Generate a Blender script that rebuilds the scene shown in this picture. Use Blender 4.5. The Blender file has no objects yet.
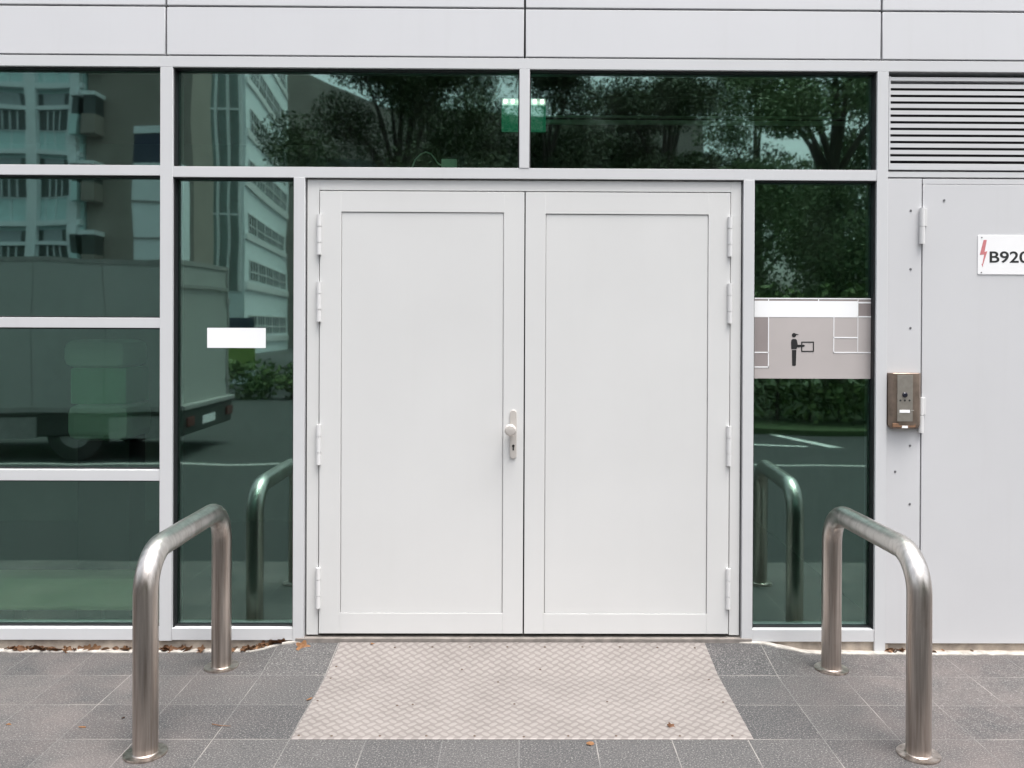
import bpy, bmesh, math, random
import numpy as np
from mathutils import Matrix, Vector

random.seed(7)
rng = np.random.default_rng(7)
PI = math.pi
scene = bpy.context.scene
COL = scene.collection

# ------------------------------------------------------------------ camera
FPX = 857.0
CAM_H, CAM_D = 1.59, 4.18
YAW, PITCH, ROLL = 0.008, 0.0048, 0.0042
CX, CY = 529.0, 330.1
CAM_M = (Matrix.Translation((0, -CAM_D, CAM_H)) @ Matrix.Rotation(-YAW, 4, 'Z')
         @ Matrix.Rotation(PI / 2 - PITCH, 4, 'X') @ Matrix.Rotation(ROLL, 4, 'Z'))
ORIGIN = Vector((0, -CAM_D, CAM_H))


def ray(px, py):
    return (CAM_M.to_3x3() @ Vector(((px - CX) / FPX, -(py - CY) / FPX, -1.0)))


def F(px, py, y=0.0):
    d = ray(px, py)
    t = (y - ORIGIN.y) / d.y
    return ORIGIN + d * t


def G(px, py, z=0.0):
    d = ray(px, py)
    t = (z - ORIGIN.z) / d.z
    return ORIGIN + d * t


def FX(px, py=400, y=0.0):
    return F(px, py, y).x


def FZ(py, px=522, y=0.0):
    return F(px, py, y).z


cam_data = bpy.data.cameras.new('camera')
cam = bpy.data.objects.new('camera', cam_data)
COL.objects.link(cam)
cam.matrix_world = CAM_M
cam_data.sensor_width = 36.0
cam_data.lens = FPX / 1024 * 36
cam_data.shift_x = (512 - CX) / 1024
cam_data.shift_y = (CY - 384) / 1024
cam_data.clip_end = 2000
cam_data.clip_start = 0.05
scene.camera = cam

# ------------------------------------------------------------------ world and light
world = bpy.data.worlds.new('World')
scene.world = world
world.use_nodes = True
wn = world.node_tree
wn.nodes.clear()
SUN_EL, SUN_AZ = math.radians(74), math.radians(140)     # azimuth clockwise from +Y
sky = wn.nodes.new('ShaderNodeTexSky')
sky.sky_type = 'NISHITA'
sky.sun_disc = False
sky.sun_elevation = SUN_EL
sky.sun_rotation = SUN_AZ
sky.air_density = 1.0
sky.dust_density = 6.0
sky.ozone_density = 1.0
hsv = wn.nodes.new('ShaderNodeHueSaturation')
hsv.inputs['Saturation'].default_value = 0.34
bg = wn.nodes.new('ShaderNodeBackground')
bg.inputs['Strength'].default_value = 0.15
wo = wn.nodes.new('ShaderNodeOutputWorld')
wn.links.new(sky.outputs[0], hsv.inputs['Color'])
wn.links.new(hsv.outputs[0], bg.inputs['Color'])
wn.links.new(bg.outputs[0], wo.inputs['Surface'])
sl = bpy.data.lights.new('sun', 'SUN')
sl.energy = 1.2
sl.angle = math.radians(35)
sl.color = (1.0, 0.98, 0.95)
so = bpy.data.objects.new('sun', sl)
COL.objects.link(so)
sdir = Vector((math.sin(SUN_AZ) * math.cos(SUN_EL), math.cos(SUN_AZ) * math.cos(SUN_EL), math.sin(SUN_EL)))
so.rotation_euler = sdir.to_track_quat('Z', 'Y').to_euler()
so.location = (0, -10, 20)
vs = scene.view_settings
vs.view_transform = 'Standard'
vs.look = 'None'
vs.gamma = 1.0
vs.exposure = 1.33
vs.use_curve_mapping = False
scene.cycles.use_denoising = True
scene.cycles.max_bounces = 10
scene.cycles.transparent_max_bounces = 16


# ------------------------------------------------------------------ material helpers
class NT:
    def __init__(self, name):
        self.m = bpy.data.materials.new(name)
        self.m.use_nodes = True
        self.t = self.m.node_tree
        self.t.nodes.clear()
        self.out = self.n('ShaderNodeOutputMaterial')

    def n(self, kind, **kw):
        nd = self.t.nodes.new(kind)
        for k, v in kw.items():
            setattr(nd, k, v)
        return nd

    def l(self, a, b):
        self.t.links.new(a, b)

    def setin(self, sock, v):
        if isinstance(v, bpy.types.NodeSocket):
            self.l(v, sock)
        else:
            sock.default_value = v

    def math(self, op, a, b=0.0, c=0.0, clamp=False):
        nd = self.n('ShaderNodeMath', operation=op, use_clamp=clamp)
        for i, v in enumerate((a, b, c)):
            self.setin(nd.inputs[i], v)
        return nd.outputs[0]

    def coord(self, which='Object'):
        return self.n('ShaderNodeTexCoord').outputs[which]

    def mapping(self, vec, scale=(1, 1, 1), loc=(0, 0, 0), rot=(0, 0, 0)):
        nd = self.n('ShaderNodeMapping')
        self.l(vec, nd.inputs['Vector'])
        nd.inputs['Scale'].default_value = scale
        nd.inputs['Location'].default_value = loc
        nd.inputs['Rotation'].default_value = rot
        return nd.outputs[0]

    def noise(self, vec, scale, detail=4, rough=0.55):
        nd = self.n('ShaderNodeTexNoise')
        self.l(vec, nd.inputs['Vector'])
        nd.inputs['Scale'].default_value = scale
        nd.inputs['Detail'].default_value = detail
        nd.inputs['Roughness'].default_value = rough
        return nd.outputs['Fac']

    def ramp(self, fac, a, b, ca=(0, 0, 0, 1), cb=(1, 1, 1, 1)):
        nd = self.n('ShaderNodeValToRGB')
        self.l(fac, nd.inputs[0])
        e = nd.color_ramp.elements
        e[0].position, e[1].position = a, b
        e[0].color, e[1].color = ca, cb
        return nd.outputs[0]

    def mix(self, fac, a, b, blend='MIX'):
        nd = self.n('ShaderNodeMix', data_type='RGBA', blend_type=blend)
        self.setin(nd.inputs[0], fac)
        for s, v in ((nd.inputs[6], a), (nd.inputs[7], b)):
            if not isinstance(v, bpy.types.NodeSocket) and len(v) == 3:
                v = (*v, 1)
            self.setin(s, v)
        return nd.outputs[2]

    def bump(self, h, strength=0.2, dist=0.002):
        nd = self.n('ShaderNodeBump')
        nd.inputs['Strength'].default_value = strength
        nd.inputs['Distance'].default_value = dist
        self.l(h, nd.inputs['Height'])
        return nd.outputs[0]

    def principled(self, color, rough=0.5, metal=0.0, normal=None, spec=0.5, **kw):
        p = self.n('ShaderNodeBsdfPrincipled')
        if not isinstance(color, bpy.types.NodeSocket) and len(color) == 3:
            color = (*color, 1)
        self.setin(p.inputs['Base Color'], color)
        self.setin(p.inputs['Roughness'], rough)
        self.setin(p.inputs['Metallic'], metal)
        p.inputs['Specular IOR Level'].default_value = spec
        if normal is not None:
            self.l(normal, p.inputs['Normal'])
        for k, v in kw.items():
            self.setin(p.inputs[k], v)
        self.l(p.outputs[0], self.out.inputs['Surface'])
        return p


def mat_paint(name, rgb, rough=0.42, var=0.05, streak=0.05, bump=0.04, metal=0.0):
    t = NT(name)
    co = t.coord()
    big = t.noise(co, 1.7, 5)
    st = t.noise(t.mapping(co, (9, 9, 0.5)), 1.6, 5)
    fine = t.noise(co, 420, 2)
    dark = tuple(c * (1 - var) for c in rgb)
    c1 = t.mix(t.ramp(big, 0.3, 0.72), dark, rgb)
    grime = tuple(c * f for c, f in zip(rgb, (0.74, 0.72, 0.68)))
    c2 = t.mix(t.math('MULTIPLY', t.ramp(st, 0.55, 0.85), streak * 4), c1, grime)
    r = t.math('ADD', t.math('MULTIPLY', big, 0.14), rough - 0.07)
    t.principled(c2, r, metal, t.bump(fine, bump, 0.0006))
    return t.m


def mat_plain(name, rgb, rough=0.6, metal=0.0, var=0.15, scale=6.0, spec=0.5):
    t = NT(name)
    n = t.noise(t.coord(), scale, 4)
    c = t.mix(t.ramp(n, 0.3, 0.7), tuple(x * (1 - var) for x in rgb), rgb)
    t.principled(c, rough, metal, spec=spec)
    return t.m


def mat_emit(name, rgb, strength, base=(0.1, 0.1, 0.1)):
    t = NT(name)
    p = t.principled(base, 0.4)
    p.inputs['Emission Color'].default_value = (*rgb, 1)
    p.inputs['Emission Strength'].default_value = strength
    return t.m


def mat_glass(name, refl=0.19, tint=(0.75, 0.89, 0.80), gcol=(0.72, 1.0, 0.94)):
    t = NT(name)
    co = t.coord()
    wob = t.noise(co, 1.9, 1, 0.3)
    bn = t.bump(wob, 0.10, 0.014)
    tr = t.n('ShaderNodeBsdfTransparent')
    tr.inputs[0].default_value = (*tint, 1)
    gl = t.n('ShaderNodeBsdfGlossy')
    gl.inputs['Color'].default_value = (*gcol, 1)
    gl.inputs['Roughness'].default_value = 0.02
    t.l(bn, gl.inputs['Normal'])
    fr = t.n('ShaderNodeFresnel')
    fr.inputs['IOR'].default_value = 1.5
    fac = t.math('ADD', t.math('SUBTRACT', fr.outputs[0], 0.04), refl, clamp=True)
    mx = t.n('ShaderNodeMixShader')
    t.l(fac, mx.inputs[0])
    t.l(tr.outputs[0], mx.inputs[1])
    t.l(gl.outputs[0], mx.inputs[2])
    # dust: thin dried specks and a faint film of grime on the pane
    sp = t.noise(co, 95, 3, 0.7)
    film = t.math('MULTIPLY', t.ramp(t.noise(t.mapping(co, (3, 3, 1)), 2.0, 5), 0.45, 0.9), 0.012)
    dust = t.math('ADD', t.math('MULTIPLY', t.ramp(sp, 0.76, 0.80), 0.22), film, clamp=True)
    df = t.n('ShaderNodeBsdfDiffuse')
    df.inputs[0].default_value = (0.42, 0.44, 0.42, 1)
    m2 = t.n('ShaderNodeMixShader')
    t.l(dust, m2.inputs[0])
    t.l(mx.outputs[0], m2.inputs[1])
    t.l(df.outputs[0], m2.inputs[2])
    t.l(m2.outputs[0], t.out.inputs['Surface'])
    return t.m


def mat_paving():
    t = NT('granite_paving')
    co = t.coord()
    br = t.n('ShaderNodeTexBrick', offset=0.0, squash=1.0)
    t.l(t.mapping(co, loc=(0.005, 0.2937, 0)), br.inputs['Vector'])
    br.inputs['Scale'].default_value = 1.0
    br.inputs['Brick Width'].default_value = 0.2937
    br.inputs['Row Height'].default_value = 0.2987
    br.inputs['Mortar Size'].default_value = 0.0021
    br.inputs['Mortar Smooth'].default_value = 0.15
    br.inputs['Bias'].default_value = 0.0
    br.inputs['Color1'].default_value = (0.041, 0.042, 0.044, 1)
    br.inputs['Color2'].default_value = (0.068, 0.067, 0.067, 1)
    br.inputs['Mortar'].default_value = (0.13, 0.13, 0.13, 1)
    tile = br.outputs['Color']
    mort = br.outputs['Fac']
    # granite grain
    g1 = t.noise(co, 95, 4, 0.8)
    g2 = t.noise(co, 150, 3, 0.8)
    c = t.mix(t.ramp(g1, 0.36, 0.50), t.mix(0.7, tile, (0.018, 0.018, 0.020)), tile)
    c = t.mix(t.math('MULTIPLY', t.ramp(g2, 0.53, 0.64), 0.85), c, (0.255, 0.245, 0.238))
    # warm trodden dirt towards the sides, cooler clean stone beside the ramp
    xs = t.n('ShaderNodeSeparateXYZ')
    t.l(co, xs.inputs[0])
    ax = t.math('ABSOLUTE', xs.outputs[0])
    side = t.ramp(t.math('ADD', ax, t.math('MULTIPLY', t.math('SUBTRACT', t.noise(co, 2.2, 4), 0.5), 1.6)), 0.40, 0.62)
    side_n = side
    dirt = t.noise(co, 3.3, 6, 0.65)
    w = t.math('MULTIPLY', t.ramp(dirt, 0.30, 0.75), 0.56)
    sd = t.n('ShaderNodeMapRange')
    t.l(t.math('ADD', ax, t.math('MULTIPLY', t.math('SUBTRACT', t.noise(co, 1.9, 4), 0.5), 1.2)), sd.inputs[0])
    sd.inputs[1].default_value = 1.0
    sd.inputs[2].default_value = 1.7
    sd.inputs[3].default_value = 0.12
    sd.inputs[4].default_value = 1.0
    c = t.mix(t.math('MULTIPLY', w, sd.outputs[0]), c, (0.178, 0.147, 0.139))
    pale = t.noise(t.mapping(co, loc=(3.1, 7.7, 0)), 4.5, 5, 0.7)
    c = t.mix(t.math('MULTIPLY', t.ramp(pale, 0.62, 0.82), 0.35), c, (0.24, 0.235, 0.23))
    # joints: mostly pale sand, in places dark or filled level
    jn = t.noise(co, 2.6, 3)
    jc = t.mix(t.ramp(jn, 0.42, 0.60), (0.075, 0.072, 0.07), (0.28, 0.26, 0.24))
    jv = t.math('MULTIPLY', mort, t.math('ADD', t.math('MULTIPLY', t.ramp(jn, 0.42, 0.66), 0.55), 0.22))
    c = t.mix(jv, c, jc)
    h = t.math('SUBTRACT', t.math('MULTIPLY', g1, 0.5), t.math('MULTIPLY', mort, 1.0))
    t.principled(c, 0.72, 0, t.bump(h, 0.35, 0.0015), spec=0.35)
    return t.m


def mat_checker_plate():
    t = NT('checker_plate')
    co = t.coord()
    s = 0.038
    xs = t.n('ShaderNodeSeparateXYZ')
    t.l(co, xs.inputs[0])
    x, y = xs.outputs[0], xs.outputs[1]
    u = t.math('DIVIDE', t.math('ADD', x, y), s * 1.4142)
    v = t.math('DIVIDE', t.math('SUBTRACT', x, y), s * 1.4142)
    fu = t.math('SUBTRACT', t.math('FRACT', u), 0.5)
    fv = t.math('SUBTRACT', t.math('FRACT', v), 0.5)
    par = t.math('MODULO', t.math('ADD', t.math('ADD', t.math('FLOOR', u), t.math('FLOOR', v)), 2000.0), 2.0)
    par = t.math('GREATER_THAN', par, 0.5)

    def ell(a, b):
        return t.math('ADD', t.math('POWER', t.math('DIVIDE', t.math('ABSOLUTE', a), 0.62), 2.0),
                      t.math('POWER', t.math('DIVIDE', t.math('ABSOLUTE', b), 0.31), 2.0))
    e = t.math('ADD', t.math('MULTIPLY', ell(fu, fv), par),
               t.math('MULTIPLY', ell(fv, fu), t.math('SUBTRACT', 1.0, par)))
    bar = t.n('ShaderNodeMapRange', interpolation_type='SMOOTHSTEP')
    t.l(e, bar.inputs[0])
    bar.inputs[1].default_value = 1.15
    bar.inputs[2].default_value = 0.55
    bar = bar.outputs[0]
    n1 = t.noise(co, 4.0, 6, 0.65)
    n2 = t.noise(co, 60, 4, 0.7)
    base = t.mix(t.ramp(n1, 0.3, 0.7), (0.155, 0.138, 0.129), (0.200, 0.180, 0.169))
    base = t.mix(t.math('MULTIPLY', t.ramp(n2, 0.45, 0.75), 0.35), base, (0.125, 0.112, 0.104))
    c = t.mix(t.math('MULTIPLY', t.math('MULTIPLY', bar, t.ramp(n1, 0.25, 0.75, (0.55, 0.55, 0.55, 1))), 0.95), base, (0.258, 0.237, 0.224))
    t.principled(c, 0.55, 0.12, t.bump(bar, 0.42, 0.0018), spec=0.4)
    return t.m


def mat_stainless():
    t = NT('brushed_stainless')
    co = t.coord()
    streak = t.noise(t.mapping(co, (42, 42, 1.4)), 1.0, 5, 0.65)
    blot = t.noise(co, 7, 5, 0.65)
    xs = t.n('ShaderNodeSeparateXYZ')
    t.l(co, xs.inputs[0])
    mr = t.n('ShaderNodeMapRange')
    t.l(t.math('ADD', xs.outputs[2], t.math('MULTIPLY', t.math('SUBTRACT', blot, 0.5), 0.25)), mr.inputs[0])
    mr.inputs[1].default_value = 0.60
    mr.inputs[2].default_value = 0.76
    clean = t.mix(t.ramp(streak, 0.3, 0.7), (0.50, 0.485, 0.46), (0.69, 0.67, 0.64))
    film = t.mix(t.ramp(streak, 0.35, 0.7), (0.30, 0.255, 0.225), (0.66, 0.60, 0.55))
    c = t.mix(mr.outputs[0], film, clean)
    c = t.mix(t.math('MULTIPLY', t.ramp(blot, 0.62, 0.8), 0.5), c, (0.34, 0.25, 0.19))
    r = t.math('ADD', t.math('MULTIPLY', streak, 0.18), 0.24)
    t.principled(c, r, 1.0, t.bump(streak, 0.06, 0.001))
    return t.m


def mat_leaf_litter(name, a, b):
    t = NT(name)
    oi = t.n('ShaderNodeObjectInfo')
    n = t.noise(t.coord(), 60, 3)
    f = t.math('ADD', t.math('MULTIPLY', oi.outputs['Random'], 0.8), t.math('MULTIPLY', n, 0.3), clamp=True)
    t.principled(t.mix(f, a, b), 0.7, spec=0.3)
    return t.m


def mat_foliage(name, a, b):
    t = NT(name)
    g = t.n('ShaderNodeNewGeometry')
    f = g.outputs['Random Per Island']
    c = t.mix(f, a, b)
    p = t.principled(c, 0.6, spec=0.3)
    return t.m


M = {}
M['frame'] = mat_paint('frame_paint', (0.570, 0.577, 0.588), 0.38, 0.04, 0.03)
M['cladding'] = mat_paint('cladding_paint', (0.600, 0.604, 0.621), 0.36, 0.035, 0.03, 0.02)
M['door'] = mat_paint('door_paint', (0.612, 0.614, 0.608), 0.45, 0.04, 0.012, 0.05)
M['utility'] = mat_paint('utility_door_paint', (0.560, 0.563, 0.575), 0.42, 0.045, 0.035, 0.06)
M['hinge'] = mat_paint('hinge_paint', (0.62, 0.62, 0.62), 0.38, 0.03, 0.04)
M['glass'] = mat_glass('green_tinted_glass')
M['gasket'] = mat_plain('black_rubber', (0.012, 0.012, 0.014), 0.55)
M['seam'] = mat_plain('seam_shadow_gap', (0.02, 0.02, 0.022), 0.8)
M['plinth'] = mat_plain('plinth_render', (0.50, 0.43, 0.36), 0.85, var=0.5, scale=14)
M['sealant'] = mat_plain('white_sealant', (0.52, 0.49, 0.445), 0.75, var=0.5, scale=26)
M['threshold'] = mat_plain('threshold_stone', (0.25, 0.225, 0.205), 0.8, var=0.4, scale=20)
M['paving'] = mat_paving()
M['plate'] = mat_checker_plate()
M['steel'] = mat_stainless()
M['satin'] = mat_plain('satin_nickel', (0.60, 0.565, 0.53), 0.42, 0.35, 0.06)
M['dark'] = mat_plain('dark_hole', (0.015, 0.014, 0.013), 0.6)
M['screw'] = mat_plain('dull_screw', (0.22, 0.22, 0.23), 0.45, 0.7)
M['rust_screw'] = mat_plain('rusty_screw', (0.11, 0.075, 0.055), 0.8, 0.2, 0.4, 90)
M['white_film'] = mat_plain('white_vinyl', (0.86, 0.87, 0.88), 0.45, var=0.02)
M['grey_film'] = mat_plain('grey_vinyl', (0.46, 0.425, 0.415), 0.5, var=0.10, scale=3)
M['grey_film_dark'] = mat_plain('dark_grey_vinyl', (0.29, 0.255, 0.25), 0.5, var=0.12, scale=5)
M['black_ink'] = mat_plain('black_ink', (0.014, 0.014, 0.015), 0.5)
M['red_ink'] = mat_plain('faded_red_ink', (0.58, 0.20, 0.21), 0.5, var=0.15, scale=40)
M['sign_white'] = mat_plain('sign_enamel', (0.83, 0.83, 0.835), 0.35, var=0.03)
M['intercom'] = mat_plain('weathered_bronze_steel', (0.30, 0.235, 0.19), 0.42, 0.75, 0.35, 22)
M['intercom_face'] = mat_plain('intercom_face', (0.40, 0.37, 0.33), 0.4, 0.7, 0.2, 30)
M['intercom_rust'] = mat_plain('rusty_bottom_edge', (0.33, 0.19, 0.115), 0.55, 0.4, 0.35, 30)
M['lens'] = mat_plain('camera_lens', (0.02, 0.02, 0.03), 0.08)
M['asphalt'] = mat_plain('asphalt', (0.034, 0.035, 0.036), 0.9, var=0.3, scale=40)
M['ground'] = mat_plain('ground_asphalt', (0.06, 0.06, 0.062), 0.9, var=0.3, scale=8)
M['kerb'] = mat_plain('kerb_stone', (0.32, 0.31, 0.30), 0.85, var=0.25, scale=20)
M['road_paint'] = mat_plain('road_paint', (0.72, 0.72, 0.70), 0.7, var=0.25, scale=30)
M['grass'] = mat_plain('grass_green', (0.05, 0.085, 0.025), 0.9, var=0.4, scale=25)
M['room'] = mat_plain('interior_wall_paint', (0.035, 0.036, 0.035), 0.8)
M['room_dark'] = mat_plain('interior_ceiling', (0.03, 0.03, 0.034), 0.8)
M['pale_inside'] = mat_plain('interior_pale_enamel', (0.80, 0.84, 0.78), 0.5, var=0.05)
M['cream_inside'] = mat_plain('pale_band_cream', (0.86, 0.82, 0.58), 0.5, var=0.05)
M['green_inside'] = mat_plain('interior_glow_green', (0.22, 0.58, 0.34), 0.6)  # green of the indoor glow put into the surface colour
M['exit_green'] = mat_emit('exit_sign_green', (0.02, 0.42, 0.24), 0.11, (0.03, 0.30, 0.14))
M['exit_lamp'] = mat_emit('exit_sign_lamp', (1.0, 1.0, 0.98), 1.7, (0.8, 0.8, 0.8))
M['dark_glazing'] = mat_plain('tower_glazing', (0.24, 0.27, 0.26), 0.3, var=0.3, scale=0.3)
M['room_mid'] = mat_plain('veil_wall_dim', (0.15, 0.16, 0.15), 0.8)
M['room_pale'] = mat_plain('veil_wall_pale', (0.34, 0.36, 0.32), 0.8)
M['bark'] = mat_plain('bark', (0.09, 0.07, 0.055), 0.9, var=0.5, scale=14)
M['leaf_dark'] = mat_foliage('leaf_dark', (0.03, 0.045, 0.016), (0.06, 0.08, 0.03))
M['leaf_mid'] = mat_foliage('leaf_mid', (0.07, 0.115, 0.045), (0.14, 0.185, 0.08))
M['hedge'] = mat_foliage('leaf_hedge', (0.05, 0.09, 0.025), (0.10, 0.15, 0.04))
M['litter'] = mat_leaf_litter('dead_leaf_brown', (0.10, 0.045, 0.024), (0.27, 0.15, 0.08))
M['litter_orange'] = mat_leaf_litter('dead_leaf_orange', (0.24, 0.105, 0.045), (0.36, 0.19, 0.09))
M['truck_white'] = mat_paint('truck_white', (0.40, 0.40, 0.385), 0.4, 0.08, 0.06)
M['black'] = mat_plain('black_plastic', (0.03, 0.03, 0.03), 0.6)
M['tyre'] = mat_plain('tyre_rubber', (0.025, 0.025, 0.025), 0.9)
M['red_lamp'] = mat_plain('tail_lamp_red', (0.10, 0.012, 0.012), 0.2)
M['teal'] = mat_plain('teal_spandrel', (0.56, 0.76, 0.76), 0.4, var=0.08, scale=1)
M['pale_blue'] = mat_plain('pale_blue_concrete', (0.80, 0.86, 0.88), 0.7, var=0.08, scale=1)
M['win'] = mat_plain('far_window', (0.06, 0.075, 0.075), 0.15, var=0.3, scale=0.8)
M['curtain'] = mat_plain('far_curtain', (0.38, 0.42, 0.44), 0.7)
M['brown_wall'] = mat_plain('brown_concrete', (0.30, 0.265, 0.235), 0.85, var=0.15, scale=0.6)
M['navy'] = mat_plain('navy_board', (0.035, 0.045, 0.085), 0.5)
M['lime'] = mat_plain('lime_board', (0.26, 0.38, 0.08), 0.5)
M['wire'] = mat_plain('cable_white', (0.75, 0.77, 0.72), 0.5)


# ------------------------------------------------------------------ mesh helpers
class MB:
    """collects shapes into one mesh object"""

    def __init__(self):
        self.bm = bmesh.new()

    def box(self, x0, x1, y0, y1, z0, z1, bev=0.0, mat=0):
        b = bmesh.new()
        vs_ = [b.verts.new((x, y, z)) for z in (z0, z1) for y in (y0, y1) for x in (x0, x1)]
        for f in ((0, 2, 3, 1), (4, 5, 7, 6), (0, 1, 5, 4), (2, 6, 7, 3), (0, 4, 6, 2), (1, 3, 7, 5)):
            b.faces.new([vs_[i] for i in f])
        if bev:
            bmesh.ops.bevel(b, geom=b.edges[:], offset=bev, segments=2, profile=0.5, affect='EDGES')
        self.merge(b, mat)
        return self

    def merge(self, b, mat=0, mtx=None):
        if mtx is not None:
            b.transform(mtx)
        for f in b.faces:
            f.material_index = mat
        me = bpy.data.meshes.new('tmp')
        b.to_mesh(me)
        b.free()
        self.bm.from_mesh(me)
        bpy.data.meshes.remove(me)

    def cyl(self, p0, p1, r, seg=24, r2=None, cap=True, mat=0):
        p0, p1 = Vector(p0), Vector(p1)
        b = bmesh.new()
        d = p1 - p0
        bmesh.ops.create_cone(b, cap_ends=cap, segments=seg, radius1=r, radius2=r if r2 is None else r2, depth=d.length)
        q = d.to_track_quat('Z', 'Y').to_matrix().to_4x4()
        self.merge(b, mat, Matrix.Translation((p0 + p1) / 2) @ q)
        return self

    def tube(self, pts, r, seg=20, cap=True, mat=0):
        pts = [Vector(p) for p in pts]
        rs = r if isinstance(r, (list, tuple)) else [r] * len(pts)
        b = bmesh.new()
        rings = []
        ref = None
        for i, p in enumerate(pts):
            d = (pts[min(i + 1, len(pts) - 1)] - pts[max(i - 1, 0)]).normalized()
            if ref is None:
                ref = d.orthogonal().normalized()
            ref = (ref - d * ref.dot(d)).normalized()
            s = d.cross(ref)
            rings.append([b.verts.new(p + (ref * math.cos(a) + s * math.sin(a)) * rs[i])
                          for a in (2 * PI * k / seg for k in range(seg))])
        for a, c in zip(rings, rings[1:]):
            for k in range(seg):
                b.faces.new((a[k], a[(k + 1) % seg], c[(k + 1) % seg], c[k]))
        if cap:
            b.faces.new(rings[0][::-1])
            b.faces.new(rings[-1])
        self.merge(b, mat)
        return self

    def prism(self, pts2, y0, y1, bev=0.0, mat=0):
        """outline in x,z pulled from y0 to y1"""
        b = bmesh.new()
        a = [b.verts.new((x, y0, z)) for x, z in pts2]
        c = [b.verts.new((x, y1, z)) for x, z in pts2]
        n = len(pts2)
        b.faces.new(a)
        b.faces.new(c[::-1])
        for i in range(n):
            b.faces.new((a[i], c[i], c[(i + 1) % n], a[(i + 1) % n]))
        bmesh.ops.recalc_face_normals(b, faces=b.faces[:])
        if bev:
            es = [e for e in b.edges if abs(e.verts[0].co.y - y0) < 1e-6 and abs(e.verts[1].co.y - y0) < 1e-6]
            bmesh.ops.bevel(b, geom=es, offset=bev, segments=2, profile=0.5, affect='EDGES')
        self.merge(b, mat)
        return self

    def build(self, name, mats, parent=None, smooth=False):
        me = bpy.data.meshes.new(name)
        self.bm.to_mesh(me)
        self.bm.free()
        for m in (mats if isinstance(mats, (list, tuple)) else [mats]):
            me.materials.append(m)
        if smooth:
            for p in me.polygons:
                p.use_smooth = True
            me.set_sharp_from_angle(angle=math.radians(21.5))
        return link(name, me, parent)


def link(name, me, parent=None):
    o = bpy.data.objects.new(name, me)
    COL.objects.link(o)
    if parent is not None:
        o.parent = parent
        # the meshes are written in world coordinates: take the parents' offset off again
        off = Vector((0, 0, 0))
        p = parent
        while p is not None:
            off += p.location
            p = p.parent
        o.location = -off
    return o


def tag(o, label, cat, group=None, kind=None):
    if label:
        o['label'] = label
    if cat:
        o['category'] = cat
    if group:
        o['group'] = group
    if kind:
        o['kind'] = kind
    return o


def thing(name, label, cat, loc=(0, 0, 0), group=None):
    o = bpy.data.objects.new(name, None)
    o.empty_display_size = 0.1
    COL.objects.link(o)
    o.location = loc
    return tag(o, label, cat, group)


def structure(name, mb, m):
    o = mb.build(name, m)
    o['kind'] = 'structure'
    return o


def copy_tree(o, parent=None):
    c = o.copy()
    COL.objects.link(c)
    c.parent = parent
    for ch in [x for x in bpy.data.objects if x.parent == o]:
        copy_tree(ch, c)
    return c


def text_mb(body, size, bold=0.0, depth=0.0008):
    cu = bpy.data.curves.new('txt', 'FONT')
    cu.body = body
    cu.size = size
    cu.offset = bold
    cu.extrude = depth
    cu.space_character = 1.0
    ob = bpy.data.objects.new('txt', cu)
    COL.objects.link(ob)
    dg = bpy.context.evaluated_depsgraph_get()
    me = bpy.data.meshes.new_from_object(ob.evaluated_get(dg))
    bpy.data.objects.remove(ob)
    return me


# ------------------------------------------------------------------ facade measures
X_ML0, X_ML1 = FX(159.8, 300), FX(172.3, 300)          # mullion left
X_DL0, X_DL1 = FX(293.2, 400), FX(304.3, 400)          # mullion left of the doors
X_DR0, X_DR1 = FX(742.8, 400), FX(753.6, 400)          # mullion right of the doors
X_MR0, X_MR1 = FX(875.8, 400), FX(886.8, 400)          # mullion right
X_C0, X_C1 = FX(519.4, 120), FX(529.6, 120)            # middle mullion over the doors
MODULE = ((X_MR0 + X_MR1) / 2 - (X_ML0 + X_ML1) / 2) / 2
X_FAR0, X_FAR1 = X_ML0 - 2 * MODULE, X_ML1 - 2 * MODULE
Z_BOT0, Z_BOT1 = FZ(640.6, 400), FZ(628.8, 400)        # bottom rail
Z_TR0, Z_TR1 = FZ(178.3, 450), FZ(167.6, 450)          # transom over the doors
Z_HD0, Z_HD1 = FZ(69.0, 522), FZ(58.2, 522)            # head rail
Z_S2 = FZ(57.3, 522)
Z_S1 = FZ(8.6, 522)
Z_L1a, Z_L1b = FZ(328, 150), FZ(317.8, 150)
Z_L2a, Z_L2b = FZ(480.9, 150), FZ(470.2, 150)
GY = 0.052                                             # glass plane

# ------------------------------------------------------------------ ground


def bump_h(x, y):
    """the paving is dressed up to the door threshold over its last row"""
    def ss(a, b, v):
        t = min(1, max(0, (v - a) / (b - a)))
        return t * t * (3 - 2 * t)
    k = ss(-1.36, -1.10, x) * (1 - ss(1.14, 1.44, x))
    r = ss(-0.36, 0.0, y)
    tilt = -0.010 * ss(1.4, 1.9, x)
    return 0.044 * k * min(1, max(0, (y + 0.30) / 0.27)) + tilt * ss(-1.2, 0, y) * 0.5


b = bmesh.new()
xs_ = [-60, -30, -12, -6, -4] + [-3 + 0.06 * i for i in range(101)] + [4, 6, 12, 30, 60]
ys_ = [-1.4845, -1.2] + [-0.9 + 0.045 * i for i in range(21)] + [0.02]
ys_ = sorted(set(round(v, 4) for v in ys_))
grid = [[b.verts.new((x, y, bump_h(x, y))) for x in xs_] for y in ys_]
for r0, r1 in zip(grid, grid[1:]):
    for i in range(len(xs_) - 1):
        b.faces.new((r0[i], r0[i + 1], r1[i + 1], r1[i]))
pm = MB()
pm.merge(b)
pav = structure('pavement', pm, M['paving'])

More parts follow.
